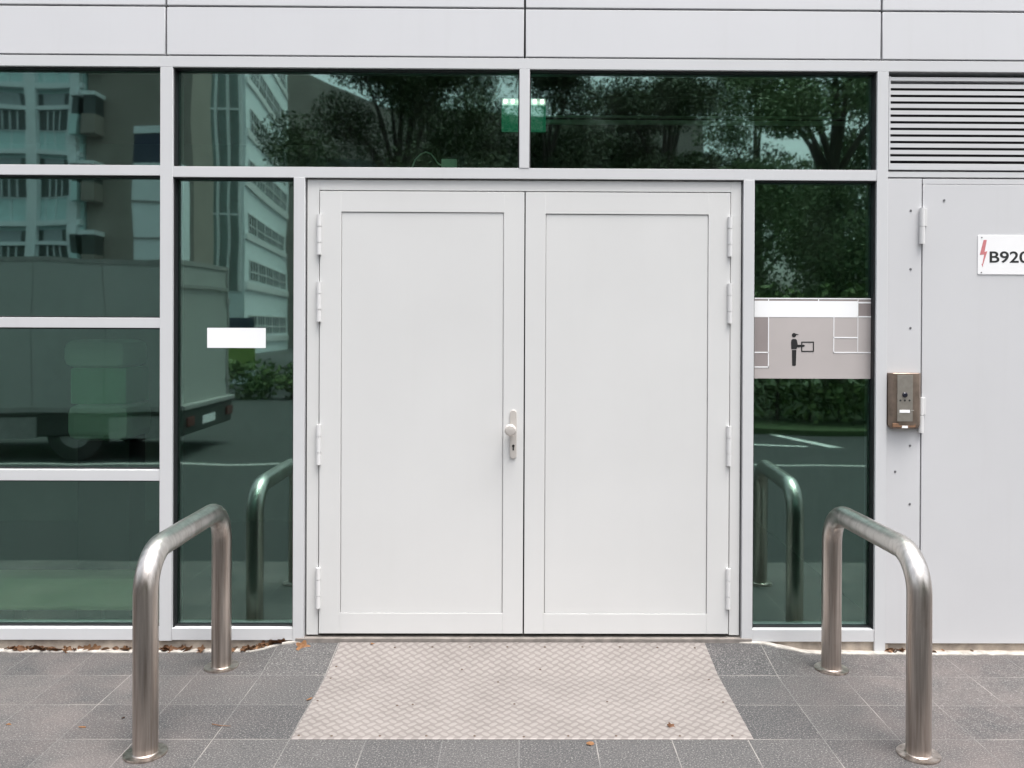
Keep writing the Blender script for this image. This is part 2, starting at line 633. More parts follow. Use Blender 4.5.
structure('forecourt', MB().box(-60, 60, -5.451, -1.4855, -0.25, -0.003), M['asphalt'])
structure('ground', MB().box(-400, 400, -400, 400, -0.30, -0.155), M['ground'])
structure('road', MB().box(-120, 120, -9.35, -5.58, -0.20, -0.125), M['asphalt'])
structure('kerb', MB().box(-60, 60, -5.578, -5.452, -0.25, -0.004, 0.008), M['kerb'])
structure('car_park', MB().box(-120, -0.6, -40, -9.352, -0.20, -0.125), M['asphalt'])
structure('grass_verge', MB().box(-0.5, 90, -30, -9.36, -0.25, -0.04), M['grass'])
rm = MB().box(-3.0, 4.1, -8.12, -8.02, -0.124, -0.1205)
rm2 = MB()
b = bmesh.new()
for p in ((3.95, -9.3), (4.12, -9.3), (4.62, -8.0), (4.42, -8.0)):
    b.verts.new((p[0], p[1], -0.1206))
b.verts.ensure_lookup_table()
b.faces.new(b.verts[:])
bmesh.ops.recalc_face_normals(b, faces=b.faces[:])
rm.merge(b)
structure('road_marking', rm, M['road_paint'])

# ------------------------------------------------------------------ glazed facade
gf = thing('glazed_facade', 'pale grey metal framed glazing with dark green panes around the double doors', 'glazing', (0, 0, 0))
BV = 0.0015


def mullion(x0, x1, z0, z1):
    MB().box(x0, x1, 0.0, 0.14, z0, z1, BV).build('mullion', M['frame'], gf, True)


def transom(x0, x1, z0, z1, y0=0.0025):
    MB().box(x0, x1, y0, 0.13, z0, z1, BV).build('transom', M['frame'], gf, True)


def pane(x0, x1, z0, z1):
    o = MB().box(x0 + 0.004, x1 - 0.004, GY, GY + 0.008, z0 + 0.004, z1 - 0.004).build('glass_pane', M['glass'], gf)
    g = 0.006
    m = MB()
    ya, yb = GY - 0.036, GY + 0.012
    m.box(x0 + .0003, x0 + g, ya, yb, z0 + .0003, z1 - .0003)
    m.box(x1 - g, x1 - .0003, ya, yb, z0 + .0003, z1 - .0003)
    m.box(x0 + g, x1 - g, GY - 0.018, yb, z0 + .0003, z0 + g)
    m.box(x0 + g, x1 - g, ya + .0005, yb, z1 - g, z1 - .0003)
    m.build('gasket', M['gasket'], o)
    return o


for x0, x1, z0, z1 in ((X_ML0, X_ML1, Z_BOT0 - 0.003, Z_HD0), (X_DL0, X_DL1, Z_BOT0 - 0.003, Z_TR0),
                       (X_DR0, X_DR1, Z_BOT0 - 0.003, Z_TR0), (X_MR0, X_MR1, -0.0, Z_HD0),
                       (X_C0, X_C1, Z_TR1, Z_HD0), (X_FAR0, X_FAR1, Z_BOT0 - 0.003, Z_HD0)):
    mullion(x0, x1, z0, z1)
transom(X_FAR0 - 0.6, 3.6, Z_HD0, Z_HD1, 0.0)
transom(X_ML1, X_MR0, Z_TR0, Z_TR1)
transom(X_FAR1, X_ML0, FZ(175.0, 100), FZ(164.8, 100))
transom(X_FAR1, X_ML0, Z_L1a, Z_L1b)
transom(X_FAR1, X_ML0, Z_L2a, Z_L2b)
transom(X_FAR1, X_ML0, Z_BOT0, Z_BOT1)
transom(X_ML1, X_DL0, Z_BOT0, Z_BOT1)
transom(X_DR1, X_MR0, FZ(642.0, 812), FZ(630.0, 812))
Z_LT0, Z_LT1 = FZ(175.0, 100), FZ(164.8, 100)
pane(X_FAR1, X_ML0, Z_LT1, Z_HD0)
pane(X_FAR1, X_ML0, Z_L1b, Z_LT0)
pane(X_FAR1, X_ML0, Z_L2b, Z_L1a)
pane(X_FAR1, X_ML0, Z_BOT1, Z_L2a)
pane(X_ML1, X_DL0, Z_BOT1, Z_TR0)
pane(X_ML1, X_C0, Z_TR1, Z_HD0)
pane(X_C1, X_MR0, Z_TR1, Z_HD0)
pane(X_DR1, X_MR0, FZ(630.0, 812), Z_TR0)
# plinth under the rails, and the white bedding strip on the paving
for a_, c_, y_, z_ in ((-4.3, X_DL1 - 0.02, 0.014, Z_BOT0 - 0.0015), (X_DR0 + 0.02, X_MR1 + 0.02, 0.014, Z_BOT0 - 0.0015),
                       (X_MR1 + 0.0205, 3.6, 0.024, FZ(644.6, 960) - 0.0015)):
    MB().box(a_, c_, y_, 0.12, -0.05, z_).build('plinth', M['plinth'], gf)
b = bmesh.new()
prev = None
xx = -4.3
while xx < 3.6:
    hh = bump_h(xx, -0.02)
    wob = 0.0015 * math.sin(xx * 7.3) + 0.002 * math.sin(xx * 17.1 + 1) + random.uniform(-0.004, 0.004)
    wid = 0.027 if xx < 1.2 else 0.034
    wid *= min(1.0, max(0.15, (abs(xx) - 1.0) / 0.22))
    row = [b.verts.new((xx, 0.064, hh + 0.004)), b.verts.new((xx, 0.008 + wob, hh + 0.006 + wob * .4)), b.verts.new((xx, 0.000 + wob, hh + 0.0075 + wob * .3)),
           b.verts.new((xx, 0.004 - wid + wob, hh + 0.0045)), b.verts.new((xx, 0.002 - wid + wob, hh - 0.01))]
    if prev and not (-1.02 < xx < 1.06):
        for i in range(4):
            f = b.faces.new((prev[i], prev[i + 1], row[i + 1], row[i]))
            f.material_index = 1 if i == 0 else 0
    prev = row
    xx += 0.03
m = MB()
me_ = bpy.data.meshes.new('tmp')
b.to_mesh(me_)
b.free()
m.bm.from_mesh(me_)
m.build('bedding_strip', [M['sealant'], M['plinth']], gf, True)

# ------------------------------------------------------------------ cladding above
cl = thing('wall_cladding', 'smooth pale lilac grey metal panels with dark joints above the glazing', 'cladding', (0, 0, 3))
seams = [FX(166.0, 30), FX(524.9, 30), FX(881.7, 30)]
sx = [seams[0] - 2 * MODULE, seams[0], seams[1], seams[2], seams[2] + MODULE]
GAP = 0.0045
zrows = [(Z_S2 + 0.003, Z_S1 - 0.0035), (Z_S1 + 0.006, Z_S1 + 0.36), (Z_S1 + 0.37, Z_S1 + 1.1), (Z_S1 + 1.11, Z_S1 + 1.9)]
for z0, z1 in zrows:
    for a, c in zip(sx, sx[1:]):
        MB().box(a + GAP, c - GAP, 0.0, 0.03, z0, z1, 0.0022).build('cladding_panel', M['cladding'], cl, True)
MB().box(sx[0], sx[-1], 0.034, 0.25, Z_HD1 + 0.002, Z_S1 + 1.9).build('backing_wall', M['seam'], cl)

# ------------------------------------------------------------------ double doors
dd = thing('double_door', 'pale grey metal double door with recessed panels and a round knob', 'door', (0, 0, 0.04))
XF0, XF1 = X_DL1 + 0.008, X_DR0 - 0.008
XL0, XL1 = FX(318.8, 400), FX(523.6, 400)
XR0, XR1 = FX(524.9, 400), FX(730.0, 400)
ZD0, ZD1 = FZ(634.6, 522), FZ(191.6, 522)
DY = 0.012                                   # leaf front
fy = 0.018
m = MB()
m.box(XF0, XL0 - 0.0045, fy, 0.12, FZ(636.3, 522), Z_TR0 - 0.006, BV)
m.box(XR1 + 0.0045, XF1, fy, 0.12, FZ(636.3, 522), Z_TR0 - 0.006, BV)
m.box(XL0 - 0.0045, XR1 + 0.0045, fy, 0.12, ZD1 + 0.0055, Z_TR0 - 0.006, BV)
m.build('door_frame', M['door'], dd, True)
m = MB()
m.box(X_DL1, XF0, 0.06, 0.12, 0.04, Z_TR0)
m.box(XF1, X_DR0, 0.06, 0.12, 0.04, Z_TR0)
m.box(XF0, XF1, 0.06, 0.11, Z_TR0 - 0.006, Z_TR0)
m.box(XL0 - 0.004, XR1 + 0.004, 0.07, 0.11, 0.04, ZD1 + 0.005)
m.build('door_seal', M['gasket'], dd)
MB().box(X_DL1 - 0.04, X_DR0 + 0.05, -0.006, 0.11, -0.02, FZ(638.2, 522), 0.003).build('threshold', M['threshold'], dd, True)


def leaf(x0, x1, px0, px1, py0, py1, hx):
    p0, p1 = FX(px0, 400), FX(px1, 400)
    q0, q1 = FZ(py1, 522), FZ(py0, 522)
    m = MB()
    y0, y1 = DY, DY + 0.045
    m.box(x0, p0, y0, y1, ZD0, ZD1, 0.0014)
    m.box(p1, x1, y0, y1, ZD0, ZD1, 0.0014)
    m.box(p0 - .0012, p1 + .0012, y0 + .0004, y1, ZD0, q0, 0.0014)
    m.box(p0 - .0012, p1 + .0012, y0 + .0004, y1, q1, ZD1, 0.0014)
    o = m.build('door_leaf', M['door'], dd, True)
    k = 0.003
    MB().box(p0 + k, p1 - k, y0 + 0.0045, y1, q0 + k * .6, q1 - k, 0.001).build('door_panel', M['door'], o, True)
    m = MB()
    m.box(p0 - .001, p0 + k * 1.3, y0 + 0.012, y1 - .004, q0, q1)
    m.box(p1 - k * 1.3, p1 + .001, y0 + 0.012, y1 - .004, q0, q1)
    m.box(p0 + k, p1 - k, y0 + 0.012, y1 - .004, q1 - k * 1.2, q1 + .001)
    m.box(p0 + k, p1 - k, y0 + 0.0095, y1 - .004, q0 - .001, q0 + k)
    m.build('panel_bead', M['door'], o)
    for ya, yb in ((215.5, 255.5), (282.5, 322.5), (425.5, 465.5), (568.5, 609)):
        za, zb = FZ(yb, 522), FZ(ya, 522)
        m = MB()
        L = zb - za
        for a, c in ((0, 0.288), (0.312, 0.688), (0.712, 1.0)):
            m.cyl((hx, fy - 0.012, za + L * a), (hx, fy - 0.012, za + L * c), 0.0112, 20)
        m.box(hx - 0.008, hx + 0.008, fy - 0.004, fy + 0.004, za + 0.004, zb - 0.004)
        m.cyl((hx, fy - 0.012, za + .002), (hx, fy - 0.012, zb - .002), 0.0075, 20)
        m.build('hinge', M['hinge'], o, True)
    return o


lf = leaf(XL0, XL1, 340.2, 503.2, 212.3, 614.0, FX(318.3, 400))
rf = leaf(XR0, XR1, 545.0, 708.3, 213.3, 614.6, FX(729.5, 400))
# cranked knob and long lock plate on the left leaf
c0 = F(513.2, 434.5)
hw, hl = 0.0165, 0.119
pts = [(c0.x + hw * math.cos(a), c0.z + (hl - hw) + hw * math.sin(a)) for a in [PI * i / 12 for i in range(13)]]
pts += [(c0.x + hw * math.cos(a), c0.z - (hl - hw) + hw * math.sin(a)) for a in [PI + PI * i / 12 for i in range(13)]]
MB().prism(pts, DY - 0.008, DY + 0.002, 0.002).build('lock_plate', M['satin'], lf, True)
kz = F(509.0, 429).z
kx = F(510.5, 429).x
prof = [(0.0, 0.010), (0.012, 0.010), (0.030, 0.010), (0.036, 0.013), (0.040, 0.022), (0.046, 0.0275), (0.056, 0.029), (0.066, 0.0275), (0.070, 0.022), (0.0715, 0.012), (0.072, 0.001)]
MB().tube([(kx + (c0.x - kx) * max(0, 1 - d / 0.036), DY - d, kz) for d, r in prof], [r for d, r in prof], 28).build('door_knob', M['satin'], lf, True)
kh = F(513.3, 447)
m = MB()
m.cyl((kh.x, DY - 0.0092, kh.z + 0.005), (kh.x, DY - 0.002, kh.z + 0.005), 0.0065, 16)
m.box(kh.x - 0.0036, kh.x + 0.0036, DY - 0.009, DY - 0.002, kh.z - 0.017, kh.z + 0.003)
m.build('keyhole', M['dark'], lf, True)

# ------------------------------------------------------------------ utility door at the right
ud = thing('utility_door', 'plain grey metal service door beside the glazing carrying a lettered plate', 'door', (2.0, 0, 0))
XU0 = X_MR1 + 0.0005
XU1 = FX(921.4, 400)
XU2 = FX(922.8, 400)
ZU0, ZU1 = FZ(644.3, 960), FZ(178.6, 960)
uy = 0.010
m = MB()
m.box(XU0, XU1, uy, 0.10, ZU0, ZU1, 0.0015)
fr = m.build('fixed_panel', M['utility'], ud, True)
MB().box(XU2 - .001, 3.6, uy + 0.002, 0.10, FZ(184.2, 960) + 0.002, ZU1, 0.001).build('head_trim', M['utility'], ud, True)
MB().box(XU1 + .0002, XU2 - .0002, 0.05, 0.09, ZU0, ZU1).build('door_seal', M['gasket'], ud)
ul = MB().box(XU2, XU2 + 1.02, uy + 0.001, 0.06, ZU0, FZ(184.2, 960), 0.0015).build('door_leaf', M['utility'], ud, True)
MB().box(XU2 + 1.026, 3.6, uy, 0.06, ZU0, FZ(184.2, 960), 0.0015).build('fixed_panel', M['utility'], ud, True)
MB().box(X_MR1, 3.6, 0.105, 0.25, -0.05, 3.0).build('backing_wall', M['seam'], ud)
hx = FX(920.8, 400)
for ya, yb, sp in ((208, 244, 226.5), (397.5, 432.5, 415)):
    za, zb, zs = FZ(yb, 921), FZ(ya, 921), FZ(sp, 921)
    m = MB()
    m.cyl((hx, uy - 0.013, za), (hx, uy - 0.013, zs - 0.001), 0.0130, 20)
    m.cyl((hx, uy - 0.013, zs + 0.001), (hx, uy - 0.013, zb), 0.0115, 20)
    m.box(hx - 0.008, hx + 0.026, uy - 0.010, uy + 0.004, zs + 0.003, zb - 0.002, 0.001)
    m.build('hinge', M['hinge'], ul, True)
for px, py in ((911.7, 210.3), (911.5, 269), (911.3, 328), (911, 446), (896, 472), (910.6, 504.5), (911, 560), (911, 610)):
    p = F(px, py)
    m = MB()
    m.cyl((p.x, uy - 0.0022, p.z), (p.x, uy + 0.001, p.z), 0.0052, 12, 0.0065)
    m.build('screw', M['screw'], fr, True)
p = F(945.2, 200)
MB().cyl((p.x, uy - 0.002, p.z), (p.x, uy + 0.003, p.z), 0.0055, 12).build('screw', M['screw'], ul, True)

# louvre
lv = thing('louvre_vent', 'pale grey horizontal louvre vent above the service door', 'vent', (2.5, 0, 2.4))
LX0 = FX(890.0, 120)
LZ1, LZ0 = FZ(75.8, 960), FZ(169.6, 960)
LXe = 3.45
m = MB()
fw0 = FX(891.6, 120) - LX0
m.box(LX0, LX0 + fw0, 0.012, 0.06, LZ0, LZ1, 0.001)
m.box(LXe - .01, LXe, 0.012, 0.06, LZ0, LZ1, 0.001)
m.box(LX0 + fw0, LXe - .01, 0.013, 0.06, LZ0, FZ(163.3, 960), 0.001)
m.box(LX0 + fw0, LXe - .01, 0.013, 0.06, FZ(80.3, 960), LZ1 - 0.004, 0.001)
m.build('vent_frame', M['frame'], lv, True)
m = MB()
pitch_px = (161.6 - 82.2) / 12
for i in range(12):
    yc = 82.2 + pitch_px * (i + 0.5)
    za, zb = FZ(yc + 2.05, 960), FZ(yc - 2.05, 960)
    b = bmesh.new()
    pr = [(0.016, za), (0.016, zb), (0.040, zb + 0.002), (0.040, zb - 0.001), (0.019, zb - 0.003)]
    A = [b.verts.new((LX0 + fw0 + .0005, y, z)) for y, z in pr]
    C = [b.verts.new((LXe - .0105, y, z)) for y, z in pr]
    b.faces.new(A)
    b.faces.new(C[::-1])
    for k in range(5):
        b.faces.new((A[k], C[k], C[(k + 1) % 5], A[(k + 1) % 5]))
    bmesh.ops.recalc_face_normals(b, faces=b.faces[:])
    m.merge(b)
m.build('slats', M['frame'], lv)
MB().box(LX0, LXe, 0.062, 0.08, LZ0, LZ1).build('vent_shade_sheet', M['seam'], lv)  # near-black sheet put in for the shade between the slats
MB().box(X_MR1 + .0005, 3.6, 0.016, 0.10, FZ(176.8, 960), FZ(171.4, 960), 0.001).build('vent_sill', M['frame'], lv, True)

# lettered plate
sg = thing('number_plate', 'white plate with a red lightning bolt reading B920 on the service door', 'sign', (2.3, 0, 1.9))
a, c = F(978.8, 234.8), F(1041, 274.6)
SY = uy - 0.0022


def rrect(x0, x1, z0, z1, r, n=6):
    P = []
    for cx_, cz_, s in ((x1 - r, z1 - r, 0), (x0 + r, z1 - r, 1), (x0 + r, z0 + r, 2), (x1 - r, z0 + r, 3)):
        P += [(cx_ + r * math.cos(PI / 2 * (s + i / n)), cz_ + r * math.sin(PI / 2 * (s + i / n))) for i in range(n + 1)]
    return P


MB().prism(rrect(a.x, c.x, c.z, a.z, 0.007), SY, uy + 0.0004, 0.0006).build('plate', M['sign_white'], sg, True)
me = text_mb('B920', 0.079, 0.0012, 0.0004)
co_ = np.array([v.co for v in me.vertices])
mn, mx = co_.min(0), co_.max(0)
tl, tb = F(990.4, 262.7), F(1029.6, 251.3)
sc_x, sc_z = (tb.x - tl.x) / (mx[0] - mn[0]), (tb.z - tl.z) / (mx[1] - mn[1])
for v in me.vertices:
    x, y, z = v.co
    v.co = (tl.x + (x - mn[0]) * sc_x, SY - 0.0005 - z * 0.6, tl.z + (y - mn[1]) * sc_z)
me.materials.append(M['black_ink'])
link('lettering', me, sg)
bolt_px = [(984.4, 239.8), (987.6, 239.8), (985.0, 250.6), (987.8, 251.2), (983.4, 264.4), (984.3, 267.2), (982.2, 264.0), (982.5, 265.6), (984.4, 255.2), (980.6, 254.6)]
bolt_px = [(984.4, 239.8), (987.6, 239.8), (985.4, 251.6), (988.2, 251.0), (984.0, 264.2), (983.6, 267.0), (982.3, 263.8), (983.2, 263.9), (985.0, 254.4), (980.6, 254.8)]
bp = [F(*q) for q in bolt_px]
MB().prism([(q.x, q.z) for q in bp], SY - 0.0006, SY + 0.0002).build('lightning_bolt', M['red_ink'], sg)
for px, py in ((982.6, 237.3), (982.2, 272.4), (1037, 237.5), (1037, 272.4)):
    q = F(px, py)
    MB().cyl((q.x, SY - 0.0015, q.z), (q.x, SY + .0005, q.z), 0.0032, 12).build('screw', M['screw'], sg, True)

# intercom
ic = thing('intercom', 'weathered bronze steel intercom box with a camera lens beside the service door', 'intercom', (1.85, 0, 1.3))
i0, i1 = F(887.3, 428.6), F(920.0, 372.8)
iy = uy - 0.001
xl, xr, zb_, zt_ = i0.x, i1.x, i0.z, i1.z
w = xr - xl
b = bmesh.new()
# plan outline: back flat, front with rounded shoulders
plan = [(xl, iy), (xl, iy - 0.018), (xl + w * .10, iy - 0.036), (xl + w * .28, iy - 0.043), (xl + w * .74, iy - 0.043),
        (xl + w * .90, iy - 0.036), (xr, iy - 0.018), (xr, iy)]
lay = [(zb_ + 0.012, 0.72), (zb_ + 0.022, 0.9), (zb_ + 0.035, 1.0), (zt_ - 0.004, 1.0), (zt_, 0.97)]
lay = [(zb_, 0.55), (zb_ + 0.007, 0.80), (zb_ + 0.020, 0.97), (zb_ + 0.032, 1.0), (zt_ - 0.003, 1.0), (zt_, 0.95)]
rings = []
cxm = (xl + xr) / 2
for z, k in lay:
    kx_ = 0.5 + 0.5 * k
    rings.append([b.verts.new((cxm + (x - cxm) * (kx_ if y < iy - 1e-6 or True else 1), iy + (y - iy) * k, z)) for x, y in plan])
for r0, r1 in zip(rings, rings[1:]):
    for k in range(len(plan)):
        f = b.faces.new((r0[k], r0[(k + 1) % len(plan)], r1[(k + 1) % len(plan)], r1[k]))
b.faces.new(rings[0])
b.faces.new(rings[-1])
bmesh.ops.recalc_face_normals(b, faces=b.faces[:])
m = MB()
m.merge(b)
m.build('housing', M['intercom'], ic, True)
pf0, pf1 = F(897.2, 421.5, -0.035), F(913.0, 375.0, -0.035)
fyy = iy - 0.0445
MB().box(pf0.x, pf1.x, fyy, iy - 0.040, pf0.z, pf1.z, 0.0008).build('face_plate', M['intercom_face'], ic, True)
rl = F(905, 425, -0.035)
MB().box(pf0.x - 0.02, pf1.x + 0.015, iy - 0.0415, iy - 0.030, zb_ + 0.010, zb_ + 0.030, 0.002).build('bottom_lip', M['intercom_rust'], ic, True)
q = F(904.8, 394.8, -0.035)
MB().cyl((q.x, fyy - 0.003, q.z), (q.x, fyy + .001, q.z), 0.0128, 20).cyl((q.x, fyy - 0.006, q.z), (q.x, fyy - 0.0029, q.z), 0.0085, 20, 0.0115).build('camera_lens', M['lens'], ic, True)
for px in (900.4, 904.8, 909.4):
    q = F(px, 400.4, -0.035)
    MB().cyl((q.x, fyy - 0.0012, q.z), (q.x, fyy + .001, q.z), 0.0048, 12).build('light_dot', M['black'], ic, True)
q0, q1 = F(899.4, 412.8, -0.035), F(909.8, 410.0, -0.035)
MB().box(q0.x, q1.x, fyy - 0.0014, fyy + .0005, q0.z, q1.z, 0.0004).build('name_tag', M['white_film'], ic)
q = F(912.2, 411, -0.035)
MB().box(q.x - 0.006, q.x + 0.008, fyy - 0.0012, fyy + .001, q.z + 0.002, q.z + 0.004).build('call_button', M['satin'], ic)
q0, q1 = F(902.2, 428.2, -0.035), F(908, 425.8, -0.035)
MB().box(q0.x, q1.x, iy - 0.0432, iy - 0.038, q0.z, q1.z, 0.0004).build('name_tag', M['white_film'], ic)

# blank white sticker on the left pane
q0, q1 = F(207.2, 347.8, GY), F(265.8, 328.0, GY)
o = MB().box(q0.x, q1.x, GY - 0.0008, GY - 0.0001, q0.z, q1.z).build('window_sticker', M['white_film'])
tag(o, 'blank white rectangular sticker on the tall green pane left of the doors', 'sticker')

# delivery film on the right pane
ds = thing('window_film', 'grey vinyl film with a black deliveryman carrying a box on the right pane', 'sign', (1.4, GY, 1.6))
FA, FB, FC = GY - 0.0007, GY - 0.0012, GY - 0.0017


def frect(name, m, x0, x1, y0, y1, ya, parent=ds):
    p0, p1 = F(x0, y1, GY), F(x1, y0, GY)
    return MB().box(p0.x, p1.x, ya, ya + 0.0005, p0.z, p1.z).build(name, m, parent)


frect('film_sheet', M['grey_film'], 754.2, 871.4, 298.6, 378.4, FA)
m = MB()
for r_ in ((755.0, 871, 298.8, 300.7), (858.2, 871, 303.4, 316.4), (754.9, 768.0, 317.6, 367)):
    p0, p1 = F(r_[0], r_[3], GY), F(r_[1], r_[2], GY)
    m.box(p0.x, p1.x, FB, FB + .0004, p0.z, p1.z)
m.build('shaded_band', M['grey_film_dark'], ds)
frect('white_band', M['white_film'], 754.2, 857.6, 301.2, 317.0, FC)
m = MB()
for x0, x1, y0, y1 in ((754.3, 768.6, 351.8, 352.9), (754.3, 768.6, 366.4, 367.5), (767.8, 768.9, 317.0, 367.5), (768, 769, 298.8, 301.2),
                       (818, 819, 298.8, 301.2), (857.3, 858.2, 298.8, 352.9), (857.6, 871.3, 302.2, 303.4), (857.6, 871.3, 316.2, 317.4),
                       (833.2, 834.2, 317, 353), (833.2, 871.3, 352.0, 353.0), (833.2, 857.5, 337.0, 338.1), (754.3, 871.3, 298.3, 298.9)):
    p0, p1 = F(x0, y1, GY), F(x1, y0, GY)
    m.box(p0.x, p1.x, FC - .0004, FC + .0001, p0.z, p1.z)
m.build('white_lines', M['white_film'], ds)
# pictogram
m = MB()


def P2(pts):
    return [(q_.x, q_.z) for q_ in (F(x, y, GY) for x, y in pts)]


def zp(x, y):            # coordinates read in the enlarged view of the film
    return (740 + x / 6.4, 280 + y / 6.4)


head = [zp(345 + 14 * math.cos(t), 353 - 14 * math.sin(t)) for t in [2 * PI * i / 18 for i in range(18)]]
m.prism(P2(head[::-1]), FC, FC + .0004)
m.prism(P2([zp(345, 339), zp(356, 343), zp(374, 348), zp(374, 351), zp(357, 352), zp(340, 352)]), FC - .0003, FC + .0001)
m.prism(P2([zp(338, 377), zp(354, 377), zp(363, 384), zp(368, 405), zp(366, 430), zp(361, 443), zp(328, 443), zp(326, 400), zp(328, 384)]), FC, FC + .0004)
m.prism(P2([zp(332, 448), zp(360, 448), zp(357, 545), zp(352, 549), zp(336, 549), zp(333, 545)]), FC, FC + .0004)
m.prism(P2([zp(358, 398), zp(370, 414), zp(408, 414), zp(416, 420), zp(408, 427), zp(395, 429), zp(372, 431), zp(358, 426)]), FC - .0003, FC + .0001)
for x0, x1, y0, y1 in ((391, 473, 394, 401), (391, 473, 453, 460), (391, 398, 401, 453), (466, 473, 401, 453)):
    m.prism(P2([zp(x0, y0), zp(x1, y0), zp(x1, y1), zp(x0, y1)]), FC - .0001, FC + .0003)
m.build('pictogram', M['black_ink'], ds)

# ------------------------------------------------------------------ hoop barriers


def hoop(n0, n1, label):
    r, top, R_ = 0.0445, 0.785 - 0.0445, 0.145
    a, c = Vector(n0), Vector(n1)
    base = (a + c) / 2
    t = thing('hoop_barrier', label, 'barrier', (base.x, base.y, 0), 'stainless hoop barriers beside the ramp')
    d = (c - a).normalized()
    pts = [a.copy()]
    pts[0].z = 0.0
    for k in range(1, 14):
        q_ = a.copy()
        q_.z = (top - R_) * k / 13
        pts.append(q_)
    for i in range(1, 13):
        th = PI / 2 * i / 12
        q_ = a + d * (R_ * (1 - math.cos(th)))
        q_.z = top - R_ + R_ * math.sin(th)
        pts.append(q_)
    L = (c - a).length
    for i in range(1, 9):
        q_ = a + d * (R_ + (L - 2 * R_) * i / 9)
        q_.z = top
        pts.append(q_)
    for i in range(0, 13):
        th = PI / 2 * i / 12
        q_ = c - d * (R_ * (1 - math.sin(th)))
        q_.z = top - R_ + R_ * math.cos(th)
        pts.append(q_)
    for k in range(12, -1, -1):
        q_ = c.copy()
        q_.z = (top - R_) * k / 13
        pts.append(q_)
    MB().tube(pts, r, 32, False).build('tube', M['steel'], t, True)
    for e in (a, c):
        m = MB()
        m.cyl((e.x, e.y, 0.0), (e.x, e.y, 0.0075), 0.077, 40)
        bmesh.ops.bevel(m.bm, geom=[ed for ed in m.bm.edges if all(v.co.z > 0.006 for v in ed.verts)], offset=0.002, segments=2, affect='EDGES')
        m.cyl((e.x, e.y, 0.007), (e.x, e.y, 0.0105), 0.051, 32, 0.0455)
        m.build('base_flange', M['steel'], t, True)
    return t


g = lambda px, py: G(px, py, 0.004)
ln, lfar, rn, rfar = g(145.4, 752.6), g(221.4, 666.0), g(918.4, 753.6), g(831.2, 668.4)
hoop(ln, lfar, 'bent stainless steel hoop barrier left of the checker plate ramp')
hoop(rn, rfar, 'bent stainless steel hoop barrier right of the checker plate ramp')

# ------------------------------------------------------------------ ramp plate
rp = thing('ramp_plate', 'worn beige checker plate ramp laid in front of the double doors', 'ramp', (0, -0.45, 0))
MX0, MX1 = -0.880, 0.897
YN, YB, YF = -0.895, -0.30, -0.010


def plate_z(y):
    if y < YB:
        return 0.005 + 0.001 * (y - YN)
    return 0.0056 + (0.0475 - 0.0056) * (y - YB) / (YF - YB)


b = bmesh.new()
yl = [YN, YN + 0.004, -0.7, -0.5, YB - 0.02, YB, YB + 0.02, -0.2, -0.1, YF]
top_, bot = [], []
for y in yl:
    z = plate_z(y) - (0.003 if y == YN else 0)
    top_.append([b.verts.new((x, y, z)) for x in (MX0, MX0 / 2, 0, MX1 / 2, MX1)])
    bot.append([b.verts.new((x, y, z - 0.006)) for x in (MX0, MX0 / 2, 0, MX1 / 2, MX1)])
for i in range(len(yl) - 1):
    for k in range(4):
        b.faces.new((top_[i][k], top_[i][k + 1], top_[i + 1][k + 1], top_[i + 1][k]))
        b.faces.new((bot[i][k], bot[i + 1][k], bot[i + 1][k + 1], bot[i][k + 1]))
    b.faces.new((top_[i][0], top_[i + 1][0], bot[i + 1][0], bot[i][0]))
    b.faces.new((top_[i][4], bot[i][4], bot[i + 1][4], top_[i + 1][4]))
for k in range(4):
    b.faces.new((top_[0][k], bot[0][k], bot[0][k + 1], top_[0][k + 1]))
m = MB()
m.merge(b)
m.build('plate', M['plate'], rp)
SCR = [(195, 95), (245, 101), (325, 100), (405, 100), (485, 100), (565, 100), (645, 100), (725, 100), (805, 101), (885, 102), (120, 142), (555, 148), (388, 148),
       (108, 167), (465, 175), (80, 215), (250, 225), (283, 223), (500, 222), (698, 217), (915, 170), (945, 218), (40, 289), (110, 290),
       (213, 290), (312, 290), (415, 290), (520, 292), (615, 290), (717, 290), (853, 290), (965, 290)]
proto = None
for sx_, sy_ in SCR:
    px, py = 280 + sx_ / 2.1333, 600 + sy_ / 2.1333
    q = G(px, py, 0.006)
    for _ in range(3):
        q = G(px, py, plate_z(min(max(q.y, YN), YF)))
    if proto is None:
        proto = MB().cyl((0, 0, -0.001), (0, 0, 0.0018), 0.0058, 12, 0.0042).build('screw', M['rust_screw'], rp, True)
        o = proto
    else:
        o = proto.copy()
        COL.objects.link(o)
        o.parent = rp
    o.location = (q.x - rp.location.x, q.y - rp.location.y, q.z - rp.location.z)

# ------------------------------------------------------------------ leaf litter


